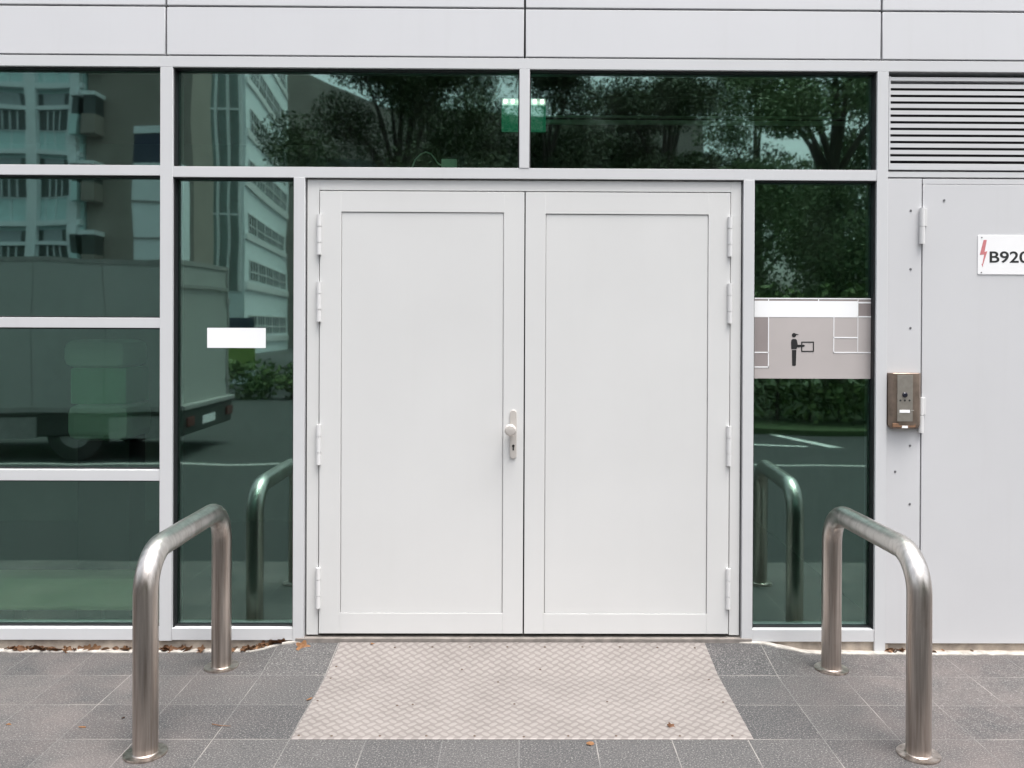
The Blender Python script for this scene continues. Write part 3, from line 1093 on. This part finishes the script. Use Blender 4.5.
def leaf_mesh(kind, size):
    b = bmesh.new()
    if kind == 0:       # lobed oak/maple outline
        n = 22
        out = []
        for i in range(n):
            th = 2 * PI * i / n
            rr = 0.55 + 0.45 * abs(math.cos(2.5 * th)) ** 1.5
            out.append((math.cos(th) * rr, math.sin(th) * rr * 0.85))
    elif kind == 1:     # narrow oval leaf
        out = [(math.cos(t) * 1.0, math.sin(t) * 0.36 * (1 - 0.2 * math.cos(t))) for t in [2 * PI * i / 16 for i in range(16)]]
    else:               # folded scrap
        out = [(math.cos(t) * (0.8 + 0.25 * random.random()), math.sin(t) * (0.45 + .2 * random.random())) for t in [2 * PI * i / 10 for i in range(10)]]
    curl = random.uniform(0.25, 0.7)
    cw = random.uniform(-0.3, 0.5)

    def zf(x, y):
        return curl * y * y * 0.9 + cw * x * x * 0.5 + 0.1 * x * y
    c = b.verts.new((0, 0, 0))
    rim = [b.verts.new((x, y, zf(x, y))) for x, y in out]
    mid = [b.verts.new((x * .5, y * .5, zf(x * .5, y * .5))) for x, y in out]
    n = len(out)
    for i in range(n):
        j = (i + 1) % n
        b.faces.new((c, mid[i], mid[j]))
        b.faces.new((mid[i], rim[i], rim[j], mid[j]))
    bmesh.ops.solidify(b, geom=b.faces[:], thickness=0.03)
    b.transform(Matrix.Scale(size, 4))
    # stalk
    me = bpy.data.meshes.new('dead_leaf')
    zmin = min(v.co.z for v in b.verts)
    for v in b.verts:
        v.co.z -= zmin
    b.to_mesh(me)
    b.free()
    me.materials.append(M['litter'])
    return me


LM = [leaf_mesh(k % 3, 1.0) for k in range(9)]
GRP = 'dry leaves blown against the building base'


def put_leaf(px, py, size, label=None, kindi=None, orange=False, tilt=0.5, z=None, group=None, rot=None):
    q = G(px, py, 0.004)
    if z is None:
        for _ in range(3):
            hz = bump_h(q.x, q.y)
            if MX0 < q.x < MX1 and YN < q.y < YF:
                hz = plate_z(q.y)
            q = G(px, py, hz + 0.001)
        z = q.z
    me = LM[kindi if kindi is not None else random.randrange(9)]
    o = bpy.data.objects.new('dead_leaf', me)
    COL.objects.link(o)
    if orange:
        me = me.copy()
        me.materials.clear()
        me.materials.append(M['litter_orange'])
        o.data = me
    o.location = (q.x, min(q.y, 0.0), z)
    o.scale = (size, size, size)
    o.rotation_euler = (random.uniform(-tilt, tilt), random.uniform(-tilt, tilt), random.uniform(0, 2 * PI))
    if rot:
        o.rotation_euler = rot
    tag(o, label, 'leaf', group)
    return o


def gap_leaf(x, size, label, group):
    o = bpy.data.objects.new('dead_leaf', LM[random.randrange(9)])
    COL.objects.link(o)
    o.location = (x, random.uniform(-0.014, 0.010), bump_h(x, -0.02) + random.uniform(0.008, 0.014))
    o.scale = (size,) * 3
    o.rotation_euler = (random.uniform(0.1, 1.1), random.uniform(-.5, .5), random.uniform(-.6, .6) + random.choice((0, PI)))
    tag(o, label, 'leaf', group)


for i in range(84):
    px = random.choice([random.uniform(2, 128), random.uniform(2, 128), random.uniform(152, 210), random.uniform(232, 285)])
    gap_leaf(FX(px, 645), random.uniform(0.012, 0.030), 'dry brown leaf among others in the gap under the left glazing', GRP)
for i in range(16):
    px = random.choice([random.uniform(892, 1020), random.uniform(886, 905)])
    gap_leaf(FX(px, 650), random.uniform(0.010, 0.020), 'dry brown leaf scrap in the gap under the service door', 'leaf scraps under the service door')
put_leaf(302.5, 647.0, 0.038, 'lobed orange leaf at the left foot of the double door frame', 0, True, 0.3, rot=(0.75, 0.1, 0.35))
put_leaf(18.5, 649, 0.030, 'curled rusty leaf lying over the white strip at the far left', 3, True, 0.4, rot=(0.8, 0.15, -0.3))
put_leaf(168.5, 650, 0.035, 'long pale leaf leaning out of the gap between the left hoop legs', 1, True, 0.3, rot=(0.9, -0.45, 0.3))
put_leaf(309.5, 699.0, 0.020, 'small tan leaf at the left edge of the checker plate ramp', 1, True, 0.2)
put_leaf(671, 726.0, 0.022, 'brown curled leaf on the near right of the checker plate ramp', 6, False, 0.3)
put_leaf(590, 744.0, 0.019, 'orange leaf on the paving just below the ramp edge', 2, True, 0.3)
put_leaf(82, 727.0, 0.018, 'thin straw coloured leaf on the paving left of the left hoop', 4, True, 0.1)
put_leaf(8.5, 724.5, 0.013, 'pale leaf scrap on the paving at the far left edge', 7, True, 0.2)
put_leaf(123, 718.0, 0.009, 'tiny dark scrap on the paving beside the near left hoop leg', 5, False, 0.2)
put_leaf(372.5, 643.6, 0.012, 'small orange leaf on the top left edge of the ramp', 8, True, 0.3)
q0, q1 = G(212, 725.5), G(231, 727.5)
o = MB().tube([(q0.x, q0.y, 0.006), ((q0.x + q1.x) / 2, (q0.y + q1.y) / 2 - 0.004, 0.005), (q1.x, q1.y, 0.006)], [0.002, 0.0018, 0.001], 6).build('twig', M['litter'])
tag(o, 'thin bent twig on the paving between the left hoop and the ramp', 'twig')

# ------------------------------------------------------------------ the room behind the glass
m = MB()
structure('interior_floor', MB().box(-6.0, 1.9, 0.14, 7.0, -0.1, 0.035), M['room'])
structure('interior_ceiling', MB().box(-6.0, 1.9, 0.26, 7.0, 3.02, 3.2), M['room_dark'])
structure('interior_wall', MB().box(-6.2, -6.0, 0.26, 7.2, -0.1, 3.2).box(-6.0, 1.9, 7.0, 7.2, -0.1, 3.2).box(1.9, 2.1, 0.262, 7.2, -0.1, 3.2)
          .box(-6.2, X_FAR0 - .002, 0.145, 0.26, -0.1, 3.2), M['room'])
structure('veil_wall', MB().box(1.88, 1.899, 0.262, 6.99, 0.036, 3.0), M['room_pale'])  # pale wall added so its daylit face veils the right pane
structure('interior_wall', MB().box(-5.99, -1.2, 2.6, 2.7, 0.036, 3.01), M['room_mid'])  # second wall added to lay a dim veil behind the left panes
structure('outer_wall', MB().box(-9.0, X_FAR0 - 0.01, 0.02, 0.14, -0.1, 3.0).box(3.62, 9.0, 0.02, 0.3, -0.1, 5.0), M['cladding'])
# low box added to give the pale band in the lower left pane
q0, q1 = F(-30, 608, 0.2), F(140, 578, 0.2)
ht = thing('pale_band_box', 'long low box made up for the pale band in the lowest left pane', 'pale_band_box', ((q0.x + q1.x) / 2, 0.6, 0.04))
MB().box(-3.3, q1.x, 0.14, 0.30, q0.z, q1.z + 0.02, 0.03).build('casing', M['cream_inside'], ht, True)
m = MB()
for x in (-3.1, -2.6, -2.2):
    MB().box(x, x + 0.04, 0.23, 0.28, 0.035, q0.z + 0.01).build('bracket', M['room_dark'], ht)
# boxes added to stand in for the green glow in the middle left pane
q0, q1 = F(66, 441, 0.3), F(130, 340, 0.3)
cb = thing('glow_boxes', 'pale and green boxes standing in for the blurred green glow behind the middle left pane', 'glow_boxes', ((q0.x + q1.x) / 2, 0.40, 0.035))
zc0, zc1 = q0.z, q1.z
MB().box(q0.x, q1.x, 0.28, 0.60, zc0, zc0 + (zc1 - zc0) * .36, 0.05).build('lower_box', M['pale_inside'], cb, True)
MB().box(q0.x + .01, q1.x - .03, 0.32, 0.60, zc0 + (zc1 - zc0) * .36, zc0 + (zc1 - zc0) * .72, 0.01).build('green_front', M['green_inside'], cb, True)
MB().box(q0.x - .02, q1.x - .02, 0.28, 0.60, zc0 + (zc1 - zc0) * .72, zc1, 0.05).build('upper_box', M['pale_inside'], cb, True)
MB().box(q0.x + .03, q1.x - .03, 0.36, 0.55, 0.035, zc0 + .01).build('stand', M['room_dark'], cb)
# exit sign hanging inside, behind the middle mullion
ey = 0.55
q0, q1 = F(501.5, 130, ey), F(546, 97, ey)
es = thing('exit_sign', 'green lit exit sign hanging indoors behind the middle mullion', 'exit sign', ((q0.x + q1.x) / 2, ey, q0.z))
MB().box(q0.x, q1.x, ey, ey + 0.05, q0.z, q1.z - 0.045, 0.003).build('sign_body', M['exit_green'], es)
m = MB()
n = 6
for i in range(n):
    xa = q0.x + (q1.x - q0.x) * (i + 0.5) / n
    MB().cyl((xa, ey + 0.02, q1.z - 0.028), (xa, ey + 0.021, q1.z - 0.010), 0.010, 18).build('lamp', M['exit_lamp'], es, True)
MB().box(q0.x, q1.x, ey + 0.032, ey + 0.05, q1.z - 0.0445, q1.z, 0.002).build('reflector', M['pale_inside'], es)
MB().cyl(((q0.x + q1.x) / 2, ey + .04, q1.z - 0.002), ((q0.x + q1.x) / 2, ey + .04, 3.02), 0.006, 8).build('hanger', M['room_dark'], es)
# cable loop and small junction box on the sill over the doors
q = [F(px, py, 0.068) for px, py in ((412, 167.5), (415, 160), (420, 154.5), (426, 152), (431, 154), (435, 159), (438, 163.5), (441, 165))]
o = MB().tube([(v.x, 0.068, v.z) for v in q], 0.0038, 8).build('cable', M['wire'])
tag(o, 'looped white cable behind the glass over the left door', 'cable')
q0, q1 = F(441.5, 168.5, 0.08), F(456.8, 159.5, 0.08)
o = MB().box(q0.x, q1.x, 0.064, 0.11, q0.z, q1.z, 0.003).build('junction_box', M['pale_inside'])
tag(o, 'small pale junction box behind the glass over the left door', 'box')
# service duct and rail under the ceiling
q0, q1 = F(530, 116, 0.7), F(530, 96, 0.7)
du = thing('ceiling_duct', 'dark service duct with pale rails under the indoor ceiling', 'duct', (0.8, 0.7, 2.6))
MB().box(0.14, 1.85, 0.7, 1.1, q0.z, q1.z, 0.005).build('duct', M['room_dark'], du)
MB().box(0.05, 1.85, 0.66, 0.69, q0.z - 0.05, q0.z - 0.03).box(0.05, 1.85, 0.66, 0.69, q0.z - 0.012, q0.z - 0.004).build('rail', M['pale_inside'], du)

# ------------------------------------------------------------------ across the street (seen in the panes)


def R(px, py, z):
    return Vector(((px - 522) / 857 * z, 2 * GY + CAM_D - z, CAM_H - (py - 326) / 857 * z))


# white box truck at the kerb
tk = thing('box_truck', 'dirty white box truck parked at the kerb and mirrored in the left panes', 'truck', (-6.5, -7.5, -0.12))
TX1, TX0, TY1, TY0, TZ0, TZ1 = -4.33, -8.7, -6.40, -8.38, 0.50, 2.40
bd = MB().box(TX0, TX1, TY0, TY1, TZ0, TZ1, 0.03).build('cargo_box', M['truck_white'], tk, True)
m = MB()
for z in (TZ1 - 0.02, TZ0 + 0.01):
    m.box(TX0 - .01, TX1 + .012, TY1 - .005, TY1 + .012, z - 0.03, z + 0.03)
    m.box(TX1 - .005, TX1 + .012, TY0, TY1 + .012, z - 0.03, z + 0.03)
for y in (TY0 + .03, TY1 - .03):
    m.box(TX1 - .004, TX1 + .014, y - .025, y + .025, TZ0 + .03, TZ1 - .05)
m.build('corner_trim', M['kerb'], bd)
m = MB()
for k in range(1, 5):
    xk = TX0 + (TX1 - TX0) * k / 5
    m.box(xk - .006, xk + .006, TY1 - .004, TY1 + .004, TZ0 + .05, TZ1 - .06)
m.box(TX1 + .0145, TX1 + .03, TY0 + .04, TY1 - .04, 2.06, 2.10)
for y in (TY0 + .06, TY1 - .06):
    for z in (.8, 1.35, 1.9):
        m.box(TX1 + .0145, TX1 + .03, y - .05, y + .05, z, z + .06)
m.build('door_hardware', M['kerb'], bd)
MB().box(TX1 + .101, TX1 + .106, -7.6, -7.12, 0.26, 0.37).build('number_board', M['sign_white'], tk)
m = MB()
m.box(TX0 + .1, -6.05, TY1 - .06, TY1 - .03, 0.16, 0.42).box(-5.15, TX1 - .05, TY1 - .06, TY1 - .03, 0.16, 0.42)
m.build('side_guard', M['kerb'], tk)
MB().box(TX0, TX1 + 0.10, TY0 + .1, TY1 - .05, 0.18, TZ0 - .01, 0.02).build('chassis', M['black'], tk)
MB().box(TX1 + .013, TX1 + .12, TY0 + .05, TY1 - .05, 0.495, 0.56, 0.01).build('tail_lift', M['kerb'], tk)
for y in (TY0 + .25, TY1 - .25):
    MB().box(TX1 + .10, TX1 + .13, y - .12, y + .12, 0.28, 0.40, 0.01).build('tail_lamp', M['red_lamp'], tk)
b = bmesh.new()
m = MB()
m.prism([(TX0 - 1.75, 0.2), (TX0 - 0.05, 0.2), (TX0 - 0.05, 2.0), (TX0 - 0.9, 2.0), (TX0 - 1.45, 1.25), (TX0 - 1.75, 1.05)], TY0 + .12, TY1 - .12)
cbn = m.build('cab', M['truck_white'], tk)
MB().prism([(TX0 - 1.36, 1.25), (TX0 - 0.3, 1.25), (TX0 - 0.3, 1.85), (TX0 - 0.88, 1.85)], TY1 - .125, TY1 - .112).build('side_window', M['win'], cbn)
for x in (TX0 - 1.1, -5.6, ):
    for y in (TY1 - .2, TY0 + .2):
        wt = MB().cyl((x, y - .11, 0.235), (x, y + .11, 0.235), 0.355, 28).build('wheel', M['tyre'], tk, True)
        MB().cyl((x, y - .115, 0.235), (x, y + .115, 0.235), 0.20, 20).build('rim', M['kerb'], wt, True)


# apartment block with teal bays
ab = thing('apartment_building', 'teal panelled apartment block across the car park mirrored in the left panes', 'building', (-27, -38, -0.15))
AY = 2 * GY + CAM_D - 38.0
AX1 = R(85, 0, 38).x
AX0 = AX1 - 22
FL = 3.05
MB().box(AX0, AX1, AY - 2.8, AY - 0.25, -0.15, 21.5).build('wall', M['teal'], ab)
MB().box(AX0 - .3, AX1 + .3, AY - 3.0, AY + .4, 21.5, 22).build('roof', M['pale_blue'], ab)
for i in range(12):
    x = AX1 - 0.35 - i * 2.0
    MB().box(x - 0.22, x + 0.22, AY - .25, AY + .12, -0.15, 21.5).build('pillar', M['pale_blue'], ab)
wproto = []
for k in range(7):
    z = FL * k - 0.02
    MB().box(AX0, AX1, AY - .24, AY + .06, z - 0.12, z + 0.10).build('floor_band', M['pale_blue'], ab)
    MB().box(AX0, AX1, AY - .24, AY + .02, z + 2.02, z + 2.2).build('floor_band', M['pale_blue'], ab)
    m = MB()
    for i in range(11):
        for f in (0.42, 1.0, 1.52):
            m.box(AX1 - .35 - 2.0 * i - f - .02, AX1 - .35 - 2.0 * i - f + .02, AY - .249, AY - .2, z + .101, z + 1.149)
    m.box(AX0, AX1, AY - .249, AY - .19, z + 1.09, z + 1.14)
    m.build('panel_joints', M['pale_blue'], ab)
    for i in range(11):
        xa, xb = AX1 - 2.13 - i * 2.0, AX1 - 0.57 - i * 2.0
        if wproto:
            cs = []
            for o0 in wproto:
                c_ = o0.copy()
                COL.objects.link(c_)
                cs.append(c_)
            cs[0].location = wproto[0].location + Vector((-2.0 * i, 0, FL * k))
            for c_ in cs[1:]:
                c_.parent = cs[0]
            continue
        w_ = MB().box(xa, xb, AY - .2499, AY - .17, z + 1.15, z + 2.0).build('window', M['win'], ab)
        m = MB()
        for f in (0, .28, .47, .66, .97):
            m.box(xa + (xb - xa) * f, xa + (xb - xa) * f + .05, AY - .2, AY - .12, z + 1.15, z + 2.0)
        fr_ = m.build('frame', M['pale_blue'], w_)
        cu_ = MB().box(xa, xb, AY - .2499, AY - .18, z + 2.22, z + 2.75).build('pane', M['win'], w_)
        ct_ = MB().box(xa + .25, xb - .35, AY - .2, AY - .15, z + 2.22, z + 2.75).build('curtain', M['curtain'], w_)
        wproto = [w_, fr_, cu_, ct_]

# brown concrete block beside it
bb = thing('concrete_block', 'brown concrete block with bay windows beside the teal apartments', 'building', (-17, -42, -0.15))
BX0, BX1 = AX1 + .05, R(190, 0, 38).x
BY = AY - 0.4
MB().box(BX0, BX1, BY - 2.5, BY, -0.15, 24).build('wall', M['brown_wall'], bb)
for k in range(7):
    for px0, px1 in ((89.5, 97), (101, 114)):
        xa, xb = R(px0, 0, 39).x, R(px1, 0, 39).x
        z = FL * k + 0.9
        by = MB().box(xa, xb, BY, BY + .9, z - .1, z + .75, 0.02).build('bay', M['teal'] if px0 < 95 else M['brown_wall'], bb)
        MB().box(xa + .03, xb - .03, BY, BY + .8, z + .752, z + 1.55).build('pane', M['win'], by)
        MB().box(xa - .03, xb + .03, BY, BY + .95, z + 1.552, z + 1.72).build('cap', M['pale_blue'], by)

# pale annexe with a navy billboard on it
pa = thing('annexe', 'pale blue flat roofed annexe in front of the brown concrete block', 'building', (-12.5, -27, -0.15))
p0, p1 = R(134, 166, 30), R(178, 330, 30)
MB().box(p0.x, p1.x, p0.y - 1.0, p0.y, -0.15, p0.z).build('wall', M['pale_blue'], pa)
m = MB()
for zz in (2.2, 3.4, 4.6, 5.8):
    m.box(p0.x, p1.x, p0.y - .001, p0.y + .03, zz, zz + .07)
m.build('ledge', M['kerb'], pa)
q0, q1 = R(131, 166, 29.8), R(166, 127, 29.8)
sb = thing('billboard', 'navy billboard with a pale oval standing on the annexe roof', 'billboard', ((q0.x + q1.x) / 2, q0.y, q0.z))
MB().box(q0.x, q1.x, q0.y - .4, q0.y - .2, p0.z + .002, q0.z + (q1.z - q0.z) * .8).build('board', M['navy'], sb)
MB().box(q0.x, q1.x, q0.y - .4, q0.y - .15, q0.z + (q1.z - q0.z) * .8, q1.z).build('lamp_box', M['pale_blue'], sb)

# office tower: glazed front and a long side running away down the street
ot = thing('office_tower', 'pale tall office block with rows of windows mirrored left of the doors', 'building', (-19, -55, -0.15))
A0, A1, A2 = R(181, 0, 50), R(246, 0, 50), R(287, 0, 66)
H_ = 27.0
b = bmesh.new()
ring = [Vector((A0.x, A0.y)), Vector((A1.x, A1.y)), Vector((A2.x, A2.y)), Vector((A0.x - 4, A2.y))]
lo = [b.verts.new((v.x, v.y, -0.15)) for v in ring]
hi = [b.verts.new((v.x, v.y, H_)) for v in ring]
b.faces.new(hi)
for i in range(4):
    b.faces.new((lo[i], lo[(i + 1) % 4], hi[(i + 1) % 4], hi[i]))
bmesh.ops.recalc_face_normals(b, faces=b.faces[:])
m = MB()
m.merge(b)
m.build('wall', M['pale_blue'], ot)
m = MB()
for i in range(6):
    x = A0.x + 0.25 + (A1.x - A0.x - .5) * i / 5
    m.box(x - .07, x + .07, A0.y, A0.y + .18, 3.5, H_ - .3)
for k in range(4):
    m.box(A0.x + .2, A1.x - .2, A0.y, A0.y + .12, 8.0 + 6 * k, 8.12 + 6 * k)
m.build('glazing_bars', M['sign_white'], ot)
MB().box(A0.x + .2, A1.x - .2, A0.y + .002, A0.y + .05, 3.5, H_ - .3).build('glazing', M['dark_glazing'], ot)
dv = Vector((A2.x - A1.x, A2.y - A1.y, 0))
Ls = dv.length
ux = dv.normalized()
nx = Vector((-ux.y, ux.x, 0))
if nx.x < 0:
    nx = -nx
mt = Matrix(((ux.x, nx.x, 0, A1.x), (ux.y, nx.y, 0, A1.y), (0, 0, 1, 0), (0, 0, 0, 1)))
FH = 3.05
wp = None
for k in range(8):
    for i in range(5):
        s0 = 1.2 + (Ls - 2.0) * i / 5
        if wp is None:
            wp = MB()
            wp.box(0, (Ls - 2.0) / 5 - .35, -.1, .03, 0, 1.15)
            wp.bm.transform(Matrix(((ux.x, nx.x, 0, 0), (ux.y, nx.y, 0, 0), (0, 0, 1, 0), (0, 0, 0, 1))))
            wp = wp.build('window', M['win'], ot)
            ww = (Ls - 2.0) / 5 - .35
            wf = MB()
            for f in (0.0, .33, .66, 1.0):
                wf.box(ww * f - .04, ww * f + .04, .0305, .08, 0, 1.15)
            wf.box(-.04, ww + .04, .0305, .075, .42, .49).box(-.04, ww + .04, .0305, .075, 1.1, 1.17)
            wf.bm.transform(Matrix(((ux.x, nx.x, 0, 0), (ux.y, nx.y, 0, 0), (0, 0, 1, 0), (0, 0, 0, 1))))
            wf = wf.build('frame', M['sign_white'], ot)
            wf.parent = wp
            wf.location = (0, 0, 0)
            o = wp
        else:
            o = wp.copy()
            COL.objects.link(o)
            f2 = wf.copy()
            COL.objects.link(f2)
            f2.parent = o
        base = mt @ Vector((s0, 0, 1.1 + FH * k))
        o.location = base - ot.location
    mm = MB()
    mm.box(0.2, Ls - .2, -.05, .10, FH * k + .55, FH * k + .95)
    mm.bm.transform(mt)
    mm.build('floor_band', M['sign_white'], ot)

# long brown building behind the trees
lb = thing('brown_hall', 'long plain brown building behind the trees', 'building', (-5, -80, -0.15))
p0, p1 = R(286, 0, 72), R(700, 0, 72)
b = bmesh.new()
H0, H1 = 1.59 + (326 - 66) / 857 * 72, 1.59 + (326 - 108) / 857 * 72
m = MB()
m.prism([(p0.x, -0.15), (p0.x + 35, -0.15), (p0.x + 35, H1 - 1), (p0.x + 8, H1), (p0.x, H0)], p0.y - 12, p0.y)
m.build('wall', M['brown_wall'], lb)
m = MB()
for k in range(5):
    m.box(p0.x + 1, p0.x + 34, p0.y, p0.y + .1, 2.5 + 3 * k, 3.6 + 3 * k)
m.build('window_band', M['win'], lb)

# information board on a pale post
ib = thing('notice_board', 'dark and lime notice board on a pale stand beyond the truck', 'notice board', (-8.2, -21, -0.15))
q0, q1 = R(229, 370, 25), R(255, 318, 25)
zz = q0.z
MB().box(q0.x, q1.x, q0.y - .1, q0.y, q0.z + (q1.z - q0.z) * .55, q1.z, .01).build('upper_board', M['navy'], ib)
MB().box(q0.x, q1.x, q0.y - .1, q0.y, zz, zz + (q1.z - zz) * .5, .01).build('lower_board', M['lime'], ib)
MB().box(q0.x + .05, q1.x - .03, q0.y - .2, q0.y - .11, -0.15, q1.z - .1).build('stand', M['pale_blue'], ib)


# ------------------------------------------------------------------ trees and hedges
def foliage_mesh(name, centres, n, leaf, mat, seed):
    r_ = np.random.default_rng(seed)
    ci = r_.integers(0, len(centres), n)
    C_ = np.array([c[:3] for c in centres])[ci]
    S_ = np.array([c[3] for c in centres])[ci]
    d = r_.normal(size=(n, 3))
    d /= np.linalg.norm(d, axis=1)[:, None]
    rad = r_.random(n) ** 0.45
    P = C_ + d * (rad * S_)[:, None] * np.array([1, 1, 0.75])
    u = r_.normal(size=(n, 3))
    u /= np.linalg.norm(u, axis=1)[:, None]
    v = np.cross(u, r_.normal(size=(n, 3)))
    v /= np.linalg.norm(v, axis=1)[:, None]
    s = leaf * (0.6 + 0.8 * r_.random(n))[:, None]
    q = np.stack([P - u * s, P - v * s * .5, P + u * s, P + v * s * .5], axis=1).reshape(-1, 3)
    me = bpy.data.meshes.new(name)
    me.vertices.add(4 * n)
    me.vertices.foreach_set('co', q.astype(np.float32).ravel())
    me.loops.add(4 * n)
    me.loops.foreach_set('vertex_index', np.arange(4 * n, dtype=np.int32))
    me.polygons.add(n)
    me.polygons.foreach_set('loop_start', np.arange(0, 4 * n, 4, dtype=np.int32))
    me.update(calc_edges=True)
    me.materials.append(mat)
    return me


def tree(x, y, h, cr, z0, mat, label, seed, n=60000):
    r_ = random.Random(seed)
    t = thing('tree', label, 'tree', (x, y, -0.15), 'trees across the road')
    m = MB()
    m.tube([(x, y, -0.2), (x + .05, y, h * .25), (x - .05, y + .1, h * .5), (x, y, h * .85)], [.24, .19, .13, .03], 10)
    cen = []
    for i in range(34):
        a = r_.uniform(0, 2 * PI)
        f = r_.random()
        zz_ = z0 + (h - z0) * f
        rr = cr * math.sin(PI * (0.12 + 0.80 * f)) * r_.uniform(.25, 1.0)
        cen.append((x + rr * math.cos(a), y + rr * math.sin(a), zz_, r_.uniform(.55, 1.0) * cr * .42))
    for c in cen[:10]:
        zb2 = min(c[2] - .4, h * .7) * .75
        m.tube([(x, y, max(zb2, h * .2)), ((x + c[0]) / 2, (y + c[1]) / 2, (zb2 + c[2]) / 2 + .2), (c[0], c[1], c[2])], [.09, .06, .015], 6)
    m.build('trunk', M['bark'], t, True)
    link('crown', foliage_mesh('crown', cen, n, 0.052, mat, seed), t)
    return t


for px, z, h, cr, z0, mk, lab, sd in (
        (400, 25, 10.5, 3.3, 2.2, 'leaf_dark', 'broad dark tree across the road mirrored over the left door', 11),
        (545, 30, 11.0, 3.2, 2.0, 'leaf_dark', 'slim dark tree across the road mirrored behind the exit sign', 12),
        (665, 26, 10.6, 3.0, 1.8, 'leaf_dark', 'dark tree across the road mirrored over the right door', 13),
        (835, 19, 9.5, 3.0, 1.0, 'leaf_mid', 'fresh green tree across the road mirrored in the right pane', 14),
        (930, 22, 10.5, 3.2, 1.2, 'leaf_mid', 'tall green tree at the right end of the verge', 15),
        (755, 30, 11.5, 3.4, 1.6, 'leaf_mid', 'green tree set far back on the verge', 16),
        (470, 40, 14.0, 4.0, 2.2, 'leaf_dark', 'tallest dark tree standing far back by the brown building', 17),
        (600, 45, 13.0, 4.2, 2.2, 'leaf_dark', 'distant dark tree in front of the brown building', 18)):
    p = R(px, 0, z)
    tree(p.x, p.y, h, cr, z0, M[mk], lab, sd)


def hedge(x0, x1, y, h, label, seed, n=7000, w=0.6):
    cen = []
    k = max(3, int((x1 - x0) / .5))
    rr = random.Random(seed)
    for i in range(k):
        xa = x0 + (x1 - x0) * (i + .5) / k
        for zf in (0.2, 0.55, 0.85):
            cen.append((xa + rr.uniform(-.2, .2), y + rr.uniform(-.2, .2), -.1 + h * zf, w * rr.uniform(.8, 1.1)))
    t = thing('hedge', label, 'hedge', ((x0 + x1) / 2, y, -0.15), None)
    link('foliage', foliage_mesh('hedge_foliage', cen, n, 0.07, M['hedge'], seed), t)
    m = MB()
    for i in range(k):
        xa = x0 + (x1 - x0) * (i + .5) / k
        m.tube([(xa, y, -.2), (xa + .05, y, h * .6)], [.035, .015], 6)
    m.build('stems', M['bark'], t)


hedge(0.6, 13.0, -10.6, 2.3, 'high green hedge along the verge across the road', 31, 16000, 0.7)
hedge(-12.0, -2.0, -15.2, 0.75, 'low clipped hedge at the back of the car park', 32, 8000, 0.42)
